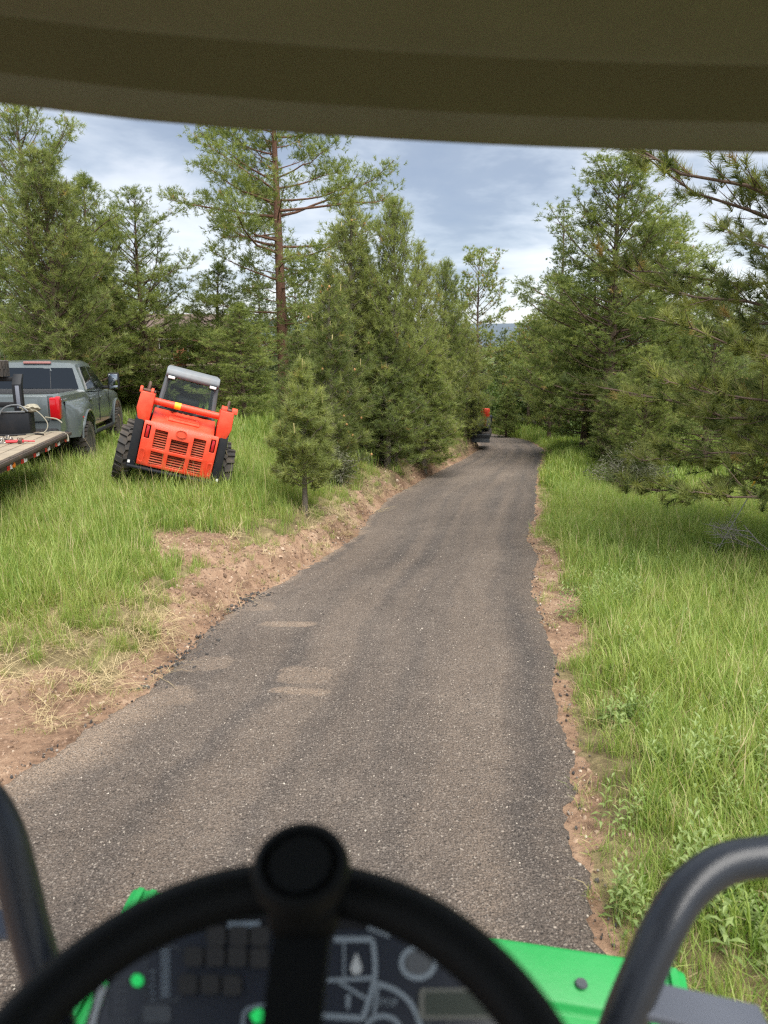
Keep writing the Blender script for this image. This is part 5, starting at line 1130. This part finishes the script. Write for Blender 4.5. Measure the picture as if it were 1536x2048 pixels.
# ------------------------------------------------------------------ the roller the photo is taken from
def roller():
    o = empty('road_roller', (-0.2, 0.4, float(zr(0.4)) + 0.02), (0, 0, 0), 'green road roller with black steering wheel and tan canopy on the millings', 'road roller')
    off = -Vector(o.location)
    def part(name, bm, m, parent=None, sharp=32):
        ob = fin(name, bm, m, parent or o, sharp)
        if parent is None: ob.location = off
        return ob
    # --- front frame, turned a little to the right with the articulation
    A = Matrix.Translation((0, 0, 1.145)) @ Matrix.Rotation(rad(-9.9), 4, 'Z') @ Matrix.Rotation(rad(1.0), 4, 'Y') @ Matrix.Translation((0, 0, -1.15))
    UL, UR, WF = -0.822, 0.392, 1.33
    zt = lambda u_: 1.15
    bm = nb(); prism(bm, [(WF + 0.03, 1.02), (WF + 0.03, 1.13), (WF + 0.012, 1.148), (WF - 0.092, 1.118), (WF - 0.100, 1.100), (WF - 0.155, 1.095), (WF - 0.160, 0.92), (WF - 0.02, 0.92)], 0, UL + 0.09, UR - 0.09, 0.006, A); fb = part('front_bar', bm, M['green'])
    for (u0, u1) in ((UL, UL + 0.085), (UR - 0.085, UR)):
        bm = nb(); prism(bm, [(0.25, 0.80), (0.25, 1.03), (WF - 0.25, 1.10), (WF + 0.0, 1.145), (WF + 0.03, 1.12), (WF + 0.02, 0.85)], 0, u0, u1, 0.008, A); side = part('side_frame', bm, M['green'])
        for q in (0.028, 0.058):
            bm = nb(); prism(bm, [(0.26, 1.035), (WF - 0.25, 1.106), (WF - 0.005, 1.151), (WF - 0.005, 1.157), (WF - 0.25, 1.112), (0.26, 1.041)], 0, u0 + q - 0.007, u0 + q + 0.007, 0, A); rb = part('rib', bm, M['green'])
    bm = nb(); lathe(bm, [(0.001, 0.004), (0.011, 0.004), (0.013, 0.0)], 12, A @ TM((UR - 0.21, WF - 0.055, 1.132))); part('bolt', bm, M['dark_grey'])
    bm = nb(); lathe(bm, [(0.001, -0.48), (0.44, -0.48), (0.45, -0.47), (0.45, 0.47), (0.44, 0.48), (0.001, 0.48)], 48, A @ TM(((UL + UR) / 2, 0.78, float(zr(0.8)) + 0.455 + 0.02)) @ Matrix.Rotation(math.pi / 2, 4, 'Y')); part('drum', bm, M['steel'])
    # --- dark deck, seat block and rear body around the operator
    bm = nb(); box(bm, (-0.15, -0.55, 0.80), (1.05, 1.3, 0.36), 0.04); box(bm, (-0.15, 0.10, 1.02), (0.9, 0.25, 0.10), 0.03); part('operator_deck', bm, M['black_steel'])
    bm = nb(); box(bm, (-0.1, -0.42, 1.42), (0.5, 0.46, 0.16), 0.06); box(bm, (-0.1, -0.66, 1.75), (0.48, 0.14, 0.6), 0.06); box(bm, (-0.1, -0.45, 1.16), (0.34, 0.36, 0.4), 0.02); part('seat', bm, M['trim'])
    bm = nb(); lathe(bm, [(0.001, -0.48), (0.44, -0.48), (0.45, -0.47), (0.45, 0.47), (0.44, 0.48), (0.001, 0.48)], 40, TM((-0.15, -1.05, float(zr(-1.05)) + 0.47)) @ Matrix.Rotation(math.pi / 2, 4, 'Y')); part('rear_drum', bm, M['steel'])
    # --- handrails
    def rail(pts, r):
        bm = nb(); tube(bm, smooth_path([at(*q) for q in pts], 8), r, 16); return part('handrail', bm, M['rail'])
    ra = rail([(2450, 2900, 0.70), (2200, 2250, 0.66), (2050, 1900, 0.66), (1880, 1760, 0.76), (1700, 1714, 0.84), (1600, 1709, 0.85), (1536, 1712, 0.85), (1450, 1728, 0.84), (1378, 1778, 0.82), (1328, 1855, 0.80), (1285, 1950, 0.79), (1245, 2048, 0.785), (1195, 2200, 0.78), (1100, 2550, 0.80)], 0.0222)
    la = rail([(-600, 1700, 0.70), (-420, 1590, 0.72), (-240, 1545, 0.75), (-110, 1552, 0.75), (-40, 1590, 0.75), (5, 1660, 0.75), (32, 1745, 0.75), (55, 1840, 0.75), (82, 1940, 0.75), (108, 2048, 0.75), (160, 2250, 0.77), (240, 2600, 0.8)], 0.0200)
    def slab(name, quad, D, th, m, parent=None):
        top = [at(px, py, d) for (px, py), d in zip(quad, D)]
        n_ = (top[1] - top[0]).cross(top[2] - top[0]).normalized()
        if n_.z < 0: n_ = -n_
        bm = nb(); a = [bm.verts.new(p) for p in top]; b = [bm.verts.new(p - n_ * th) for p in top]; bm.faces.new(a); bm.faces.new(b[::-1])
        for k in range(4): bm.faces.new((a[k], a[(k + 1) % 4], b[(k + 1) % 4], b[k]))
        bmesh.ops.bevel(bm, geom=list(bm.edges), offset=0.002, segments=1, affect='EDGES')
        return part(name, bm, m)
    slab('rail_bracket', [(1290, 1955), (1518, 2008), (1560, 2090), (1270, 2022)], (0.80, 0.84, 0.79, 0.765), 0.012, M['bracket'])
    slab('rail_bracket', [(-120, 1812), (50, 1818), (60, 1874), (-120, 1870)], (0.78, 0.78, 0.755, 0.755), 0.010, M['bracket'])
    # --- dash panel: a plane facing the operator
    p0 = at(620, 1862, 0.72); ex = Vector((1, 0, -0.02)).normalized(); ey = Vector((0.0, 0.78, 0.62)); ey = (ey - ex * ey.dot(ex)).normalized(); en = ex.cross(ey).normalized()
    if en.y > 0: en = -en
    def uv(px, py):
        r = ray(px, py); q = (p0 - Vector((0, 0, CAMZ))).dot(en) / r.dot(en); d = Vector((0, 0, CAMZ)) + r * q - p0
        return d.dot(ex), d.dot(ey)
    PM = Matrix((( ex.x, ey.x, en.x, p0.x), (ex.y, ey.y, en.y, p0.y), (ex.z, ey.z, en.z, p0.z), (0, 0, 0, 1)))
    outline = [uv(*q) for q in ((178, 2070), (215, 1958), (320, 1880), (420, 1858), (700, 1856), (860, 1862), (985, 1910), (1062, 1985), (1085, 2070))]
    bot = [(outline[-1][0] + 0.01, outline[-1][1] - 0.22), (outline[0][0] - 0.01, outline[0][1] - 0.22)]
    bm = nb(); prism(bm, outline + bot, 2, -0.10, 0.0, 0.006, PM); dash = part('dash_panel', bm, M['panel'])
    bm = nb(); box(bm, (0, -0.10, -0.30), (0.26, 0.16, 0.44), 0.02)
    for v in bm.verts: v.co = PM @ v.co
    part('steering_column', bm, M['trim'])
    bm = nb(); cw = [uv(*q) for q in ((300, 1900), (380, 1838), (520, 1808), (700, 1808), (860, 1835), (960, 1892))]; prism(bm, cw, 2, -0.12, -0.004, 0.006, PM); part('dash_cowl', bm, M['trim'])
    def under(name, bm, m): ob = fin(name, bm, m, dash); return ob
    def line(pts, w, m='ink', name='print_glint_line', closed=False, z=0.0008):
        bm = nb(); P = smooth_path([(*uv(*q), 0) for q in pts], 5) if len(pts) > 2 else [Vector((*uv(*q), 0)) for q in pts]
        ww = w / F * 0.66 / 2; prev = None
        for i, p in enumerate(P):
            d = (P[min(i + 1, len(P) - 1)] - P[max(i - 1, 0)]).normalized(); s_ = Vector((-d.y, d.x, 0)) * ww
            row = [bm.verts.new(PM @ (p + s_ + Vector((0, 0, z)))), bm.verts.new(PM @ (p - s_ + Vector((0, 0, z)))), bm.verts.new(PM @ (p - s_ + Vector((0, 0, -0.002)))), bm.verts.new(PM @ (p + s_ + Vector((0, 0, -0.002))))]
            if prev:
                for k in range(4): bm.faces.new((prev[k], prev[(k + 1) % 4], row[(k + 1) % 4], row[k]))
            prev = row
        return under(name, bm, M[m])
    def poly(pts, m, name, z=0.001, z0=-0.002):
        bm = nb(); prism(bm, [uv(*q) for q in pts], 2, z0, z, 0, PM); return under(name, bm, M[m])
    def rrect(cx, cy, w, h, r=8, n=4):
        out = []
        for (sx, sy, a0) in ((1, 1, 0), (-1, 1, 90), (-1, -1, 180), (1, -1, 270)):
            for k in range(n + 1):
                a = rad(a0 + 90 * k / n); out.append((cx + sx * (w / 2 - r) + r * math.cos(a), cy + sy * (h / 2 - r) + r * math.sin(a)))
        return out
    for (cx, cy) in ((433, 1873), (478, 1873), (520, 1873), (388, 1914), (431, 1914), (475, 1914), (519, 1917), (377, 1970), (421, 1970), (465, 1972)): poly(rrect(cx, cy, 37, 40, 9), 'keys', 'key', 0.003)
    line([(208, 1972), (196, 2000), (182, 2050), (172, 2080)], 15, 'inkw', 'edge_strip'); line([(196, 1975), (180, 2030), (165, 2075)], 8, 'keys', 'edge_strip')
    line(rrect(249, 1998, 62, 84, 10), 3, 'inkd'); line(rrect(326, 1948, 66, 108, 10), 3, 'inkd'); poly(rrect(314, 2028, 56, 36, 8), 'inkd', 'key')
    for k in range(9): line([(322, 1903 + k * 11), (340, 1901 + k * 11)], 5, 'ink', 'print_mark')
    for k in range(5): line([(302, 1945 + k * 14), (309, 1943 + k * 14)], 4, 'ink', 'print_mark')
    for k in range(4): line([(232, 1968 + k * 18), (256, 1966 + k * 18)], 5, 'inkd', 'print_mark')
    line([(294, 2026), (332, 2026)], 9, 'ink', 'print_mark')
    poly([(275 + 12 * math.cos(a), 1961 + 13 * math.sin(a)) for a in np.linspace(0, 6.283, 17)[:-1]], 'ledgreen', 'indicator_lamp', 0.002)
    poly([(500, 2030), (512, 2018), (524, 2018), (528, 2030), (524, 2046), (508, 2046)], 'ledgreen', 'indicator_lamp', 0.002)
    line([(485, 2060), (489, 2026), (508, 2014), (545, 2008)], 7, 'ink')
    line([(668, 1879), (745, 1879)], 11); line([(745, 1879), (750, 1925), (747, 1968), (725, 2040)], 10); line([(688, 1884), (688, 1957)], 4); line([(655, 1961), (747, 1956)], 7); line([(679, 1965), (735, 1999)], 6); line([(640, 2031), (724, 2037)], 10)
    line([(753, 1967), (790, 1980), (822, 2008), (845, 2060)], 9); line([(756, 1970), (748, 2030)], 6); line([(730, 2060), (742, 2040), (765, 2032), (790, 2040), (804, 2062)], 8)
    poly([(713, 1905), (724, 1935), (720, 1948), (705, 1948), (701, 1935)], 'inkw', 'pictogram'); poly([(692, 1990), (701, 1990), (699, 2018), (693, 2018)], 'ink', 'pictogram')
    line([(836 + 33 * math.cos(a), 1926 + 30 * math.sin(a)) for a in np.linspace(0, 6.283, 25)], 10, 'ink', 'gauge_ring'); poly([(836 + 26 * math.cos(a), 1926 + 24 * math.sin(a)) for a in np.linspace(0, 6.283, 21)[:-1]], 'inkd', 'gauge_face'); line([(826, 1918), (832, 1938)], 5); line([(842, 1914), (846, 1936)], 5)
    poly(rrect(918, 2008, 160, 62, 8), 'lcdf', 'display_frame', 0.002); poly(rrect(920, 2008, 140, 46, 4), 'lcd', 'display', 0.003)
    line([(857, 2040), (855, 2070)], 4, 'inkd'); line([(897, 2040), (897, 2070)], 4, 'inkd')
    line([(455, 1850), (520, 1848)], 12, 'ink'); line([(735, 1855), (780, 1872)], 9, 'ink')  # first stroke paints a pale highlight along the panel's top edge
    tx = bpy.data.curves.new('word', 'FONT'); tx.body = 'STOP'; tx.size = 0.008; tx.align_x = 'CENTER'; tx.align_y = 'CENTER'; tx.extrude = 0.0006
    to = bpy.data.objects.new('word', tx); C.objects.link(to); bpy.context.view_layer.update()
    me = bpy.data.meshes.new_from_object(to.evaluated_get(bpy.context.evaluated_depsgraph_get())); bpy.data.objects.remove(to)
    wd = mobj('stop_lettering', me, M['ink'], dash); uvw = uv(774, 2006); wd.matrix_local = PM @ Matrix.Translation((uvw[0], uvw[1], 0.001))
    # --- steering wheel
    c = Vector((-0.067, 0.288, 1.958)); tau = 0.25
    a_ = Vector((1, 0, 0)); b_ = Vector((0, math.cos(tau), math.sin(tau))); n_ = a_.cross(b_)
    bm = nb(); R_ = 0.182; tube(bm, [c + (a_ * math.cos(t) + b_ * math.sin(t)) * R_ for t in np.linspace(0, 2 * math.pi, 73)[:-1]], 0.0178, 18, closed=True); sw = part('steering_wheel', bm, M['wheelblack'])
    for t in (math.pi / 2 - 0.06, math.pi / 2 + 2.15, math.pi / 2 - 2.2):
        d = a_ * math.cos(t) + b_ * math.sin(t); s_ = n_.cross(d)
        bm = nb(); q0 = c - n_ * 0.045; rows = []
        for q, w, dz in ((0.02, 0.022, -0.045), (0.09, 0.020, -0.035), (0.15, 0.0195, -0.012), (0.187, 0.019, 0.0)):
            p = c + d * q + n_ * dz; rows.append([bm.verts.new(p + s_ * w + n_ * 0.006), bm.verts.new(p - s_ * w + n_ * 0.006), bm.verts.new(p - s_ * w - n_ * 0.006), bm.verts.new(p + s_ * w - n_ * 0.006)])
        for x, y in zip(rows, rows[1:]):
            for k in range(4): bm.faces.new((x[k], x[(k + 1) % 4], y[(k + 1) % 4], y[k]))
        bm.faces.new(rows[0]); bm.faces.new(rows[-1][::-1]); fin('spoke', bm, M['wheelblack'], sw)
    bm = nb(); lathe(bm, [(0.001, -0.09), (0.04, -0.09), (0.045, -0.035), (0.035, -0.02), (0.001, -0.018)], 24, TM(c) @ AX(n_)); fin('hub', bm, M['wheelblack'], sw)
    kp = at(600, 1722, 0.515); base = c + (a_ * math.cos(math.pi / 2 - 0.06) + b_ * math.sin(math.pi / 2 - 0.06)) * 0.172
    kd = (kp - base); kl = kd.length; kn = (kd.normalized() * 0.55 + n_ * 0.45).normalized()
    Q = TM(kp) @ AX(kn)
    bm = nb(); lathe(bm, [(0.001, -0.002), (0.0215, -0.0015), (0.0235, -0.0045), (0.0262, -0.0045), (0.0285, 0.001), (0.0325, -0.001), (0.0348, -0.007), (0.0340, -0.015), (0.0285, -0.026), (0.0205, -0.038), (0.0165, -0.052), (0.0155, -0.070), (0.001, -0.072)], 36, Q); kb = fin('spinner_knob', bm, M['wheelblack'], sw)
    bm = nb(); box(bm, base + n_ * 0.002, (0.05, 0.05, 0.034), 0.010, AX(n_).to_3x3()); fin('knob_clamp', bm, M['wheelblack'], sw)
    # --- canopy
    xs = np.linspace(-0.72, 0.72, 25)
    def edge(x): return 0.233 - 0.056 * x + 0.035 * x * x + (0.02 * max(0, -x - 0.3))
    prof = [(-1.25, 0.36), (0.20, 0.345), (0.80, 0.320), (0.905, 0.308), (0.925, 0.300), (0.965, 0.262), (0.972, 0.253), (0.985, 0.242), (1.0, 0.233), (1.015, 0.238), (1.022, 0.255), (1.015, 0.32), (0.97, 0.40), (0.8, 0.44), (-1.25, 0.46)]
    bm = nb(); rows = []
    for x in xs:
        e = edge(x) - 0.233; rows.append([bm.verts.new((x, y - 0.05 * x * x, CAMZ + z + e)) for y, z in prof])
    for p, q in zip(rows, rows[1:]):
        for k in range(len(prof)): bm.faces.new((p[k], p[(k + 1) % len(prof)], q[(k + 1) % len(prof)], q[k]))
    bm.faces.new(rows[0][::-1]); bm.faces.new(rows[-1]); part('canopy', bm, M['canopy'], None, 50)
    bm = nb(); rows = []; lp = [(0.915, 0.3075), (0.918, 0.3015), (0.965, 0.259), (0.967, 0.262), (0.93, 0.302)]  # thin strip over the canopy edge, coloured darker to stand in for shade
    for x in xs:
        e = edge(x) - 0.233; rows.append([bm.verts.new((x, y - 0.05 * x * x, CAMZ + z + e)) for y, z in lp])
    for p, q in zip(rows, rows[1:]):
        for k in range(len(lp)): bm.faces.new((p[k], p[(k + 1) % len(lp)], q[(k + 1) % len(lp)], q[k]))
    bm.faces.new(rows[0][::-1]); bm.faces.new(rows[-1]); part('canopy_shade_band', bm, M['olive'], None, 50)
    for sx in (-1, 1):
        bm = nb(); tube(bm, smooth_path([(sx * 0.55, -1.0, 0.8), (sx * 0.56, -1.0, 1.8), (sx * 0.56, -0.98, CAMZ + 0.37)], 4), 0.04, 10); part('canopy_post', bm, M['rail'])
roller()
# ------------------------------------------------------------------ grass, straw, weeds, gravel (stuff)
rg = np.random.default_rng(77)
G = []
for k in range(4): G.append(unlinked('grass_tuft', blade_mesh('grass_tuft', rg, 48, 0.12, 0.12, 0.40, 0.0056, 0.42, 0.05, 0.80, 0.05), M['grass']))
for k in range(2): G.append(unlinked('mixed_tuft', blade_mesh('mixed_tuft', rg, 46, 0.12, 0.07, 0.30, 0.0052, 0.65, 0.20, 0.85, 0.32), M['grass']))
for k in range(2): G.append(unlinked('short_tuft', blade_mesh('short_tuft', rg, 40, 0.13, 0.04, 0.15, 0.0052, 0.65, 0.15, 0.8, 0.30), M['grass']))
for k in range(2): G.append(unlinked('tall_stems', blade_mesh('tall_stems', rg, 5, 0.14, 0.40, 0.75, 0.0045, 0.30, 0.70, 1.2, 0.55), M['grass']))
# coarse tufts for the distance
for k in range(2): G.append(unlinked('far_tuft', blade_mesh('far_tuft', rg, 40, 0.30, 0.18, 0.46, 0.018, 0.35, 0.10, 0.75, 0.08), M['grass']))
for q in G:
    pass
names = ['a%02d' % i for i in range(len(G))]
for q, nme in zip(G, names): q.name = nme + '_' + q.name      # collection children are picked in name order
def lushness(x, y):
    """0 thin and dry, 1 lush"""
    dL = xL(y) - x; dR = x - xR(y); nz = fbm(x, y, 0.9, 3, 80)
    a = np.where(dL > 0, sst(0.2, 1.7, dL) * sst(5.2, 6.8, y - 0.10 * np.clip(-2 - x, 0, 6)), sst(-0.1, 0.7, dR))
    return np.clip(a * (0.55 + 0.9 * nz), 0, 1)
X_, Y_, I_, S_ = [], [], [], []
def add(density, region, seed, sc, kind='near', sel=None):
    def keep(x, y):
        d = dirt(x, y); m = off_road(x, y, 0.02) & (d < 0.62)
        return np.where(m, (1 - d) ** 1.2 * (0.35 + 0.65 * lushness(x, y)), 0) * (1 if sel is None else sel(x, y))
    x, y, r = scatter_pts(density, region, seed, keep)
    l = lushness(x, y); u_ = r.random(len(x)); i = np.zeros(len(x), int)
    if kind == 'far': i = 10 + (u_ < 0.5)
    else:
        i = np.where(u_ < np.where(x < xL(y), 0.18 + 0.55 * l, 0.28 + 0.60 * l), r.integers(0, 4, len(x)), np.where(u_ < 0.80 + 0.18 * l, 4 + r.integers(0, 2, len(x)), 6 + r.integers(0, 2, len(x))))
        i = np.where(r.random(len(x)) < 0.06, 8 + r.integers(0, 2, len(x)), i)
    s_ = sc * (0.65 + 0.6 * r.random(len(x))) * (0.6 + 0.5 * l)
    hs = np.where(x < xL(y), 1.12, 0.92)
    X_.append(x); Y_.append(y); I_.append(i); S_.append(np.stack([s_, s_, s_ * hs * (0.8 + 0.4 * r.random(len(x)))], 1))
add(150, (0.6, 6.5, 1.6, 8), 1, 0.9)
add(140, (-8, -0.5, 4.6, 9.5), 2, 0.95)
add(62, (-11, 2.2, 9.5, 17), 3, 1.1)
add(62, (1.6, 11, 8, 17), 4, 1.05)
add(12, (6.5, 12, 1.6, 8), 5, 1.2)
def sparse(x, y):
    return np.where(off_road(x, y, 0.03) & (dirt(x, y) > 0.3), fbm(x, y, 3, 3, 91) * 0.9, 0)
for reg_, sd_ in (((0.8, 3.0, 2.2, 13), 30), ((-4.5, 0.6, 4.6, 13), 31)):
    x, y, r = scatter_pts(40, reg_, sd_, sparse); X_.append(x); Y_.append(y); I_.append(4 + r.integers(0, 4, len(x))); s_ = 0.35 + 0.4 * r.random(len(x)); S_.append(np.stack([s_, s_, s_], 1))
add(16, (-22, 2, 17, 32), 6, 1.1, 'far')
add(20, (2.5, 22, 17, 34), 7, 1.0, 'far')
add(5, (-30, 34, 32, 60), 8, 1.5, 'far')
add(6, (-26, -11, 5, 17), 9, 1.2, 'far')
add(30, (-14, 7, 7, 17), 10, 0.5, 'far', lambda x, y: 0.6)
x = np.concatenate(X_); y = np.concatenate(Y_); ix = np.concatenate(I_); sc = np.concatenate(S_)
r = np.random.default_rng(5); n = len(x)
# keep machines' wheels clear of blades growing through bodywork: thin grass under the skid steer and truck
rot = np.stack([0.16 * r.normal(size=n), 0.16 * r.normal(size=n), r.random(n) * 6.283], 1)
scatter('grass', np.stack([x, y, ground(x, y) - 0.015], 1), rot, sc, ix, G, 'green and straw coloured long grass on both verges', 'grass')

# dry straw lying on the bare margins
SG = []
for k in range(3):
    o_ = unlinked('b%d_straw' % k, blade_mesh('straw', rg, 40, 0.15, 0.08, 0.24, 0.0034, 1.7, 0.1, 0.9, 0.1, 0.75), M['straw']); SG.append(o_)
def straw_keep(x, y):
    d = dirt(x, y); dL = xL(y) - x; edge = np.exp(-((d - 0.5) / 0.33) ** 2)
    base = np.where(dL > 0, edge * np.where(y < 7.2, 0.5, 0.22) + 0.05 * (d > 0.5) * sst(0.3, 0.9, dL) + 0.22 * (y > 11) * (dL < 0.7) , edge * 0.4)
    base = base + np.where((dL > 0.1) & (dL < 1.8) & (y > 4.8) & (y < 9.5), 0.30 * fbm(x, y, 1.6, 3, 90) * (y < 7.2), 0)
    return np.where(off_road(x, y, 0.04), np.clip(base, 0, 1), 0)
xs_, ys_ = [], []
for dn, reg, sd_ in ((85, (-7, 2.4, 4.2, 12), 20), (60, (-1.5, 4.5, 11, 27), 21), (30, (0.8, 3.2, 2.2, 12), 22)):
    x, y, _ = scatter_pts(dn, reg, sd_, straw_keep); xs_.append(x); ys_.append(y)
x = np.concatenate(xs_); y = np.concatenate(ys_); n = len(x); s1 = 0.5 + 0.8 * r.random(n)
scatter('dry_straw', np.stack([x, y, ground(x, y) + 0.004], 1), np.stack([0.2 * r.normal(size=n), 0.2 * r.normal(size=n), r.random(n) * 6.28], 1), np.stack([s1, s1, s1], 1), r.integers(0, 3, n), SG, 'dry straw strewn over the bare road margins', 'straw')

# leafy weeds
def weed_mesh(seed, n_st, h, leaf, w, droop=0.3):
    rng = np.random.default_rng(seed); V = []; F_ = []; T = []
    for s_ in range(n_st):
        az = rng.random() * 6.28; ln = 0.25 * rng.random(); b = np.array([rng.normal() * 0.05, rng.normal() * 0.05, 0]); hh = h * (0.6 + 0.5 * rng.random())
        top = b + np.array([math.cos(az) * ln * hh, math.sin(az) * ln * hh, hh])
        nl = 16
        for k in range(nl):
            q = (k + 1) / nl; p = b + (top - b) * q; a = k * 2.4 + rng.random(); up = 0.15 + 0.9 * q ** 2
            d = np.array([math.cos(a), math.sin(a), up]); d /= np.linalg.norm(d); sdv = np.array([-math.sin(a), math.cos(a), 0.0]); l = leaf * (1.1 - 0.55 * q) * (0.7 + 0.5 * rng.random()); ww = w * (1.1 - 0.4 * q)
            i0 = len(V); m_ = p + d * l * 0.5 + np.array([0, 0, 0.10 * l]); e = p + d * l - np.array([0, 0, droop * l * (1 - q)])
            V += [p, m_ + sdv * ww * 0.5, e, m_ - sdv * ww * 0.5]; F_.append((i0, i0 + 1, i0 + 2, i0 + 3)); T += [0.2 + 0.5 * q + 0.15 * rng.random()] * 4
        i0 = len(V); V += [b + [0.004, 0, 0], b - [0.004, 0, 0], top, top]; F_.append((i0, i0 + 1, i0 + 2, i0 + 3)); T += [0.3] * 4
    return np_mesh('weed', V, F_, {'tint': ('FLOAT', np.array(T, np.float32))})
WG = [unlinked('c%d_weed' % k, weed_mesh(300 + k, 4, 0.30, 0.075, 0.020), M['weed']) for k in range(3)] + [unlinked('c3_weed', weed_mesh(310, 9, 0.16, 0.06, 0.03), M['weed'])]
wp = []
rw_ = np.random.default_rng(31)
for (px, py, spread, cnt) in ((1480, 1560, 0.45, 9), (1330, 1520, 0.3, 4), (1270, 1440, 0.2, 3), (1400, 1640, 0.35, 5), (1500, 1780, 0.35, 6), (1260, 1830, 0.06, 2), (1180, 1215, 0.4, 8), (1240, 1200, 0.45, 7), (1290, 1140, 0.5, 6), (1350, 1800, 0.3, 3), (1440, 1880, 0.25, 3), (1500, 1450, 0.4, 4), (1330, 1330, 0.4, 4)):
    c_ = hit(px, py)
    for k in range(cnt): wp.append((c_.x + rw_.normal() * spread * 0.6, c_.y + rw_.normal() * spread * 0.6))
wp = np.array([q for q in wp if bool(off_road(np.array(q[0]), np.array(q[1]), 0.05))]); n = len(wp); s1 = 0.7 + 0.5 * rw_.random(n)
scatter('weeds', np.stack([wp[:, 0], wp[:, 1], ground(wp[:, 0], wp[:, 1])], 1), np.stack([0.1 * rw_.normal(size=n), 0.1 * rw_.normal(size=n), rw_.random(n) * 6.28], 1), np.stack([s1, s1, s1], 1), np.where(rw_.random(n) < 0.7, rw_.integers(0, 3, n), 3), WG, 'leafy green broadleaf weeds among the verge grass', 'weeds')

# loose stones and clods
def stone(seed):
    bm = nb(); bmesh.ops.create_icosphere(bm, subdivisions=1, radius=1.0); rr = random.Random(seed)
    for v in bm.verts: v.co = v.co * (0.7 + 0.5 * rr.random()); v.co.z *= 0.65
    m = bpy.data.meshes.new('stone'); bm.to_mesh(m); bm.free(); return m
def stonemat(name, stops):
    m = bpy.data.materials.new(name); m.use_nodes = True; t = m.node_tree; b = t.nodes['Principled BSDF']; b.inputs['Roughness'].default_value = 0.9
    L(t, ramp_(t, N(t, 'ShaderNodeObjectInfo').outputs['Random'], stops), b.inputs['Base Color']); return m
gm1 = stonemat('chip_stone', [(0.0, (0.05, 0.045, 0.042)), (0.6, (0.14, 0.12, 0.105)), (0.85, (0.30, 0.26, 0.22)), (1.0, (0.50, 0.45, 0.38))])
gm2 = stonemat('clod', [(0.0, (0.13, 0.080, 0.052)), (0.75, (0.27, 0.178, 0.120)), (0.93, (0.36, 0.26, 0.185)), (1.0, (0.46, 0.38, 0.29))])
gm3 = stonemat('tar_clod', [(0.0, (0.03, 0.028, 0.028)), (1.0, (0.085, 0.075, 0.068))])
ST = [unlinked('d%d_stone' % k, stone(k), gm1) for k in range(3)] + [unlinked('d%d_stone' % (k + 3), stone(k + 9), gm2) for k in range(3)] + [unlinked('d%d_stone' % (k + 6), stone(k + 19), gm3) for k in range(2)]
PX, PZ, PS, PI_ = [], [], [], []
def put(x, y, z, s_, i): PX.append(np.stack([x, y], 1)); PZ.append(z); PS.append(s_); PI_.append(i)
r = np.random.default_rng(41)
x, y, _ = scatter_pts(700, (-2.4, 1.2, 2.0, 5.5), 42, lambda x, y: np.where((x > xL(y) + 0.05) & (x < xR(y) - 0.05), 1, 0)); put(x, y, zr(y) + 0.014, 0.0022 + 0.005 * r.random(len(x)) ** 3, r.integers(0, 3, len(x)))
x, y, _ = scatter_pts(220, (-2.4, 2.6, 5.5, 11), 43, lambda x, y: np.where((x > xL(y) + 0.05) & (x < xR(y) - 0.05), 1, 0)); put(x, y, zr(y) + 0.014, 0.003 + 0.006 * r.random(len(x)) ** 3, r.integers(0, 3, len(x)))
x, y, _ = scatter_pts(1300, (-5, 3, 2.2, 13), 44, lambda x, y: np.where(off_road(x, y, 0.0), dirt(x, y), 0)); put(x, y, ground(x, y), 0.003 + 0.018 * r.random(len(x)) ** 4, r.integers(3, 6, len(x)))
x, y, _ = scatter_pts(420, (-3, 3.2, 2.2, 14), 45, lambda x, y: np.exp(-(abs(x - xL(y)) / 0.07) ** 2) + 0.9 * np.exp(-(abs(x - xR(y)) / 0.06) ** 2)); put(x, y, np.maximum(ground(x, y), zr(y) - 0.03) + 0.01, 0.003 + 0.012 * r.random(len(x)) ** 3, np.where(r.random(len(x)) < 0.5, r.integers(6, 8, len(x)), r.integers(0, 3, len(x))))
x, y, _ = scatter_pts(900, (-2.6, -1.2, 5.4, 8.2), 46, lambda x, y: np.where((x > xL(y) - 0.12) & (x < xL(y) + 0.22), fbm(x, y, 5, 3, 33), 0)); put(x, y, zr(y) + 0.012, 0.006 + 0.018 * r.random(len(x)) ** 2, r.integers(6, 8, len(x)))
x, y, _ = scatter_pts(300, (-2.6, 2, 7, 24), 47, lambda x, y: np.where((xL(y) - x > 0.02) & (xL(y) - x < 0.55), 0.7, 0)); put(x, y, ground(x, y), 0.006 + 0.04 * r.random(len(x)) ** 4, r.integers(3, 6, len(x)))
P_ = np.concatenate(PX); z = np.concatenate(PZ); s1 = np.concatenate(PS); n = len(z)
scatter('gravel', np.stack([P_[:, 0], P_[:, 1], z], 1), r.random((n, 3)) * 6.28, np.stack([s1, s1 * (0.7 + 0.6 * r.random(n)), s1 * 0.8], 1), np.concatenate(PI_), ST, 'loose stone chips and clods on the road and its bare margins', 'gravel')
# single stones in the right margin
for (px, py, s_, lab) in ((1172, 1616, 0.040, 'flat pale stone half sunk in the bare right margin'), (1156, 1607, 0.018, 'small round stone beside the flat pale stone')):
    h_ = hit(px, py); o_ = mobj('stone', stone(int(px)), gm2, None, (h_.x, h_.y, h_.z + s_ * 0.1)); o_.scale = (s_, s_ * 0.8, s_ * 0.6); tag(o_, lab, 'stone')
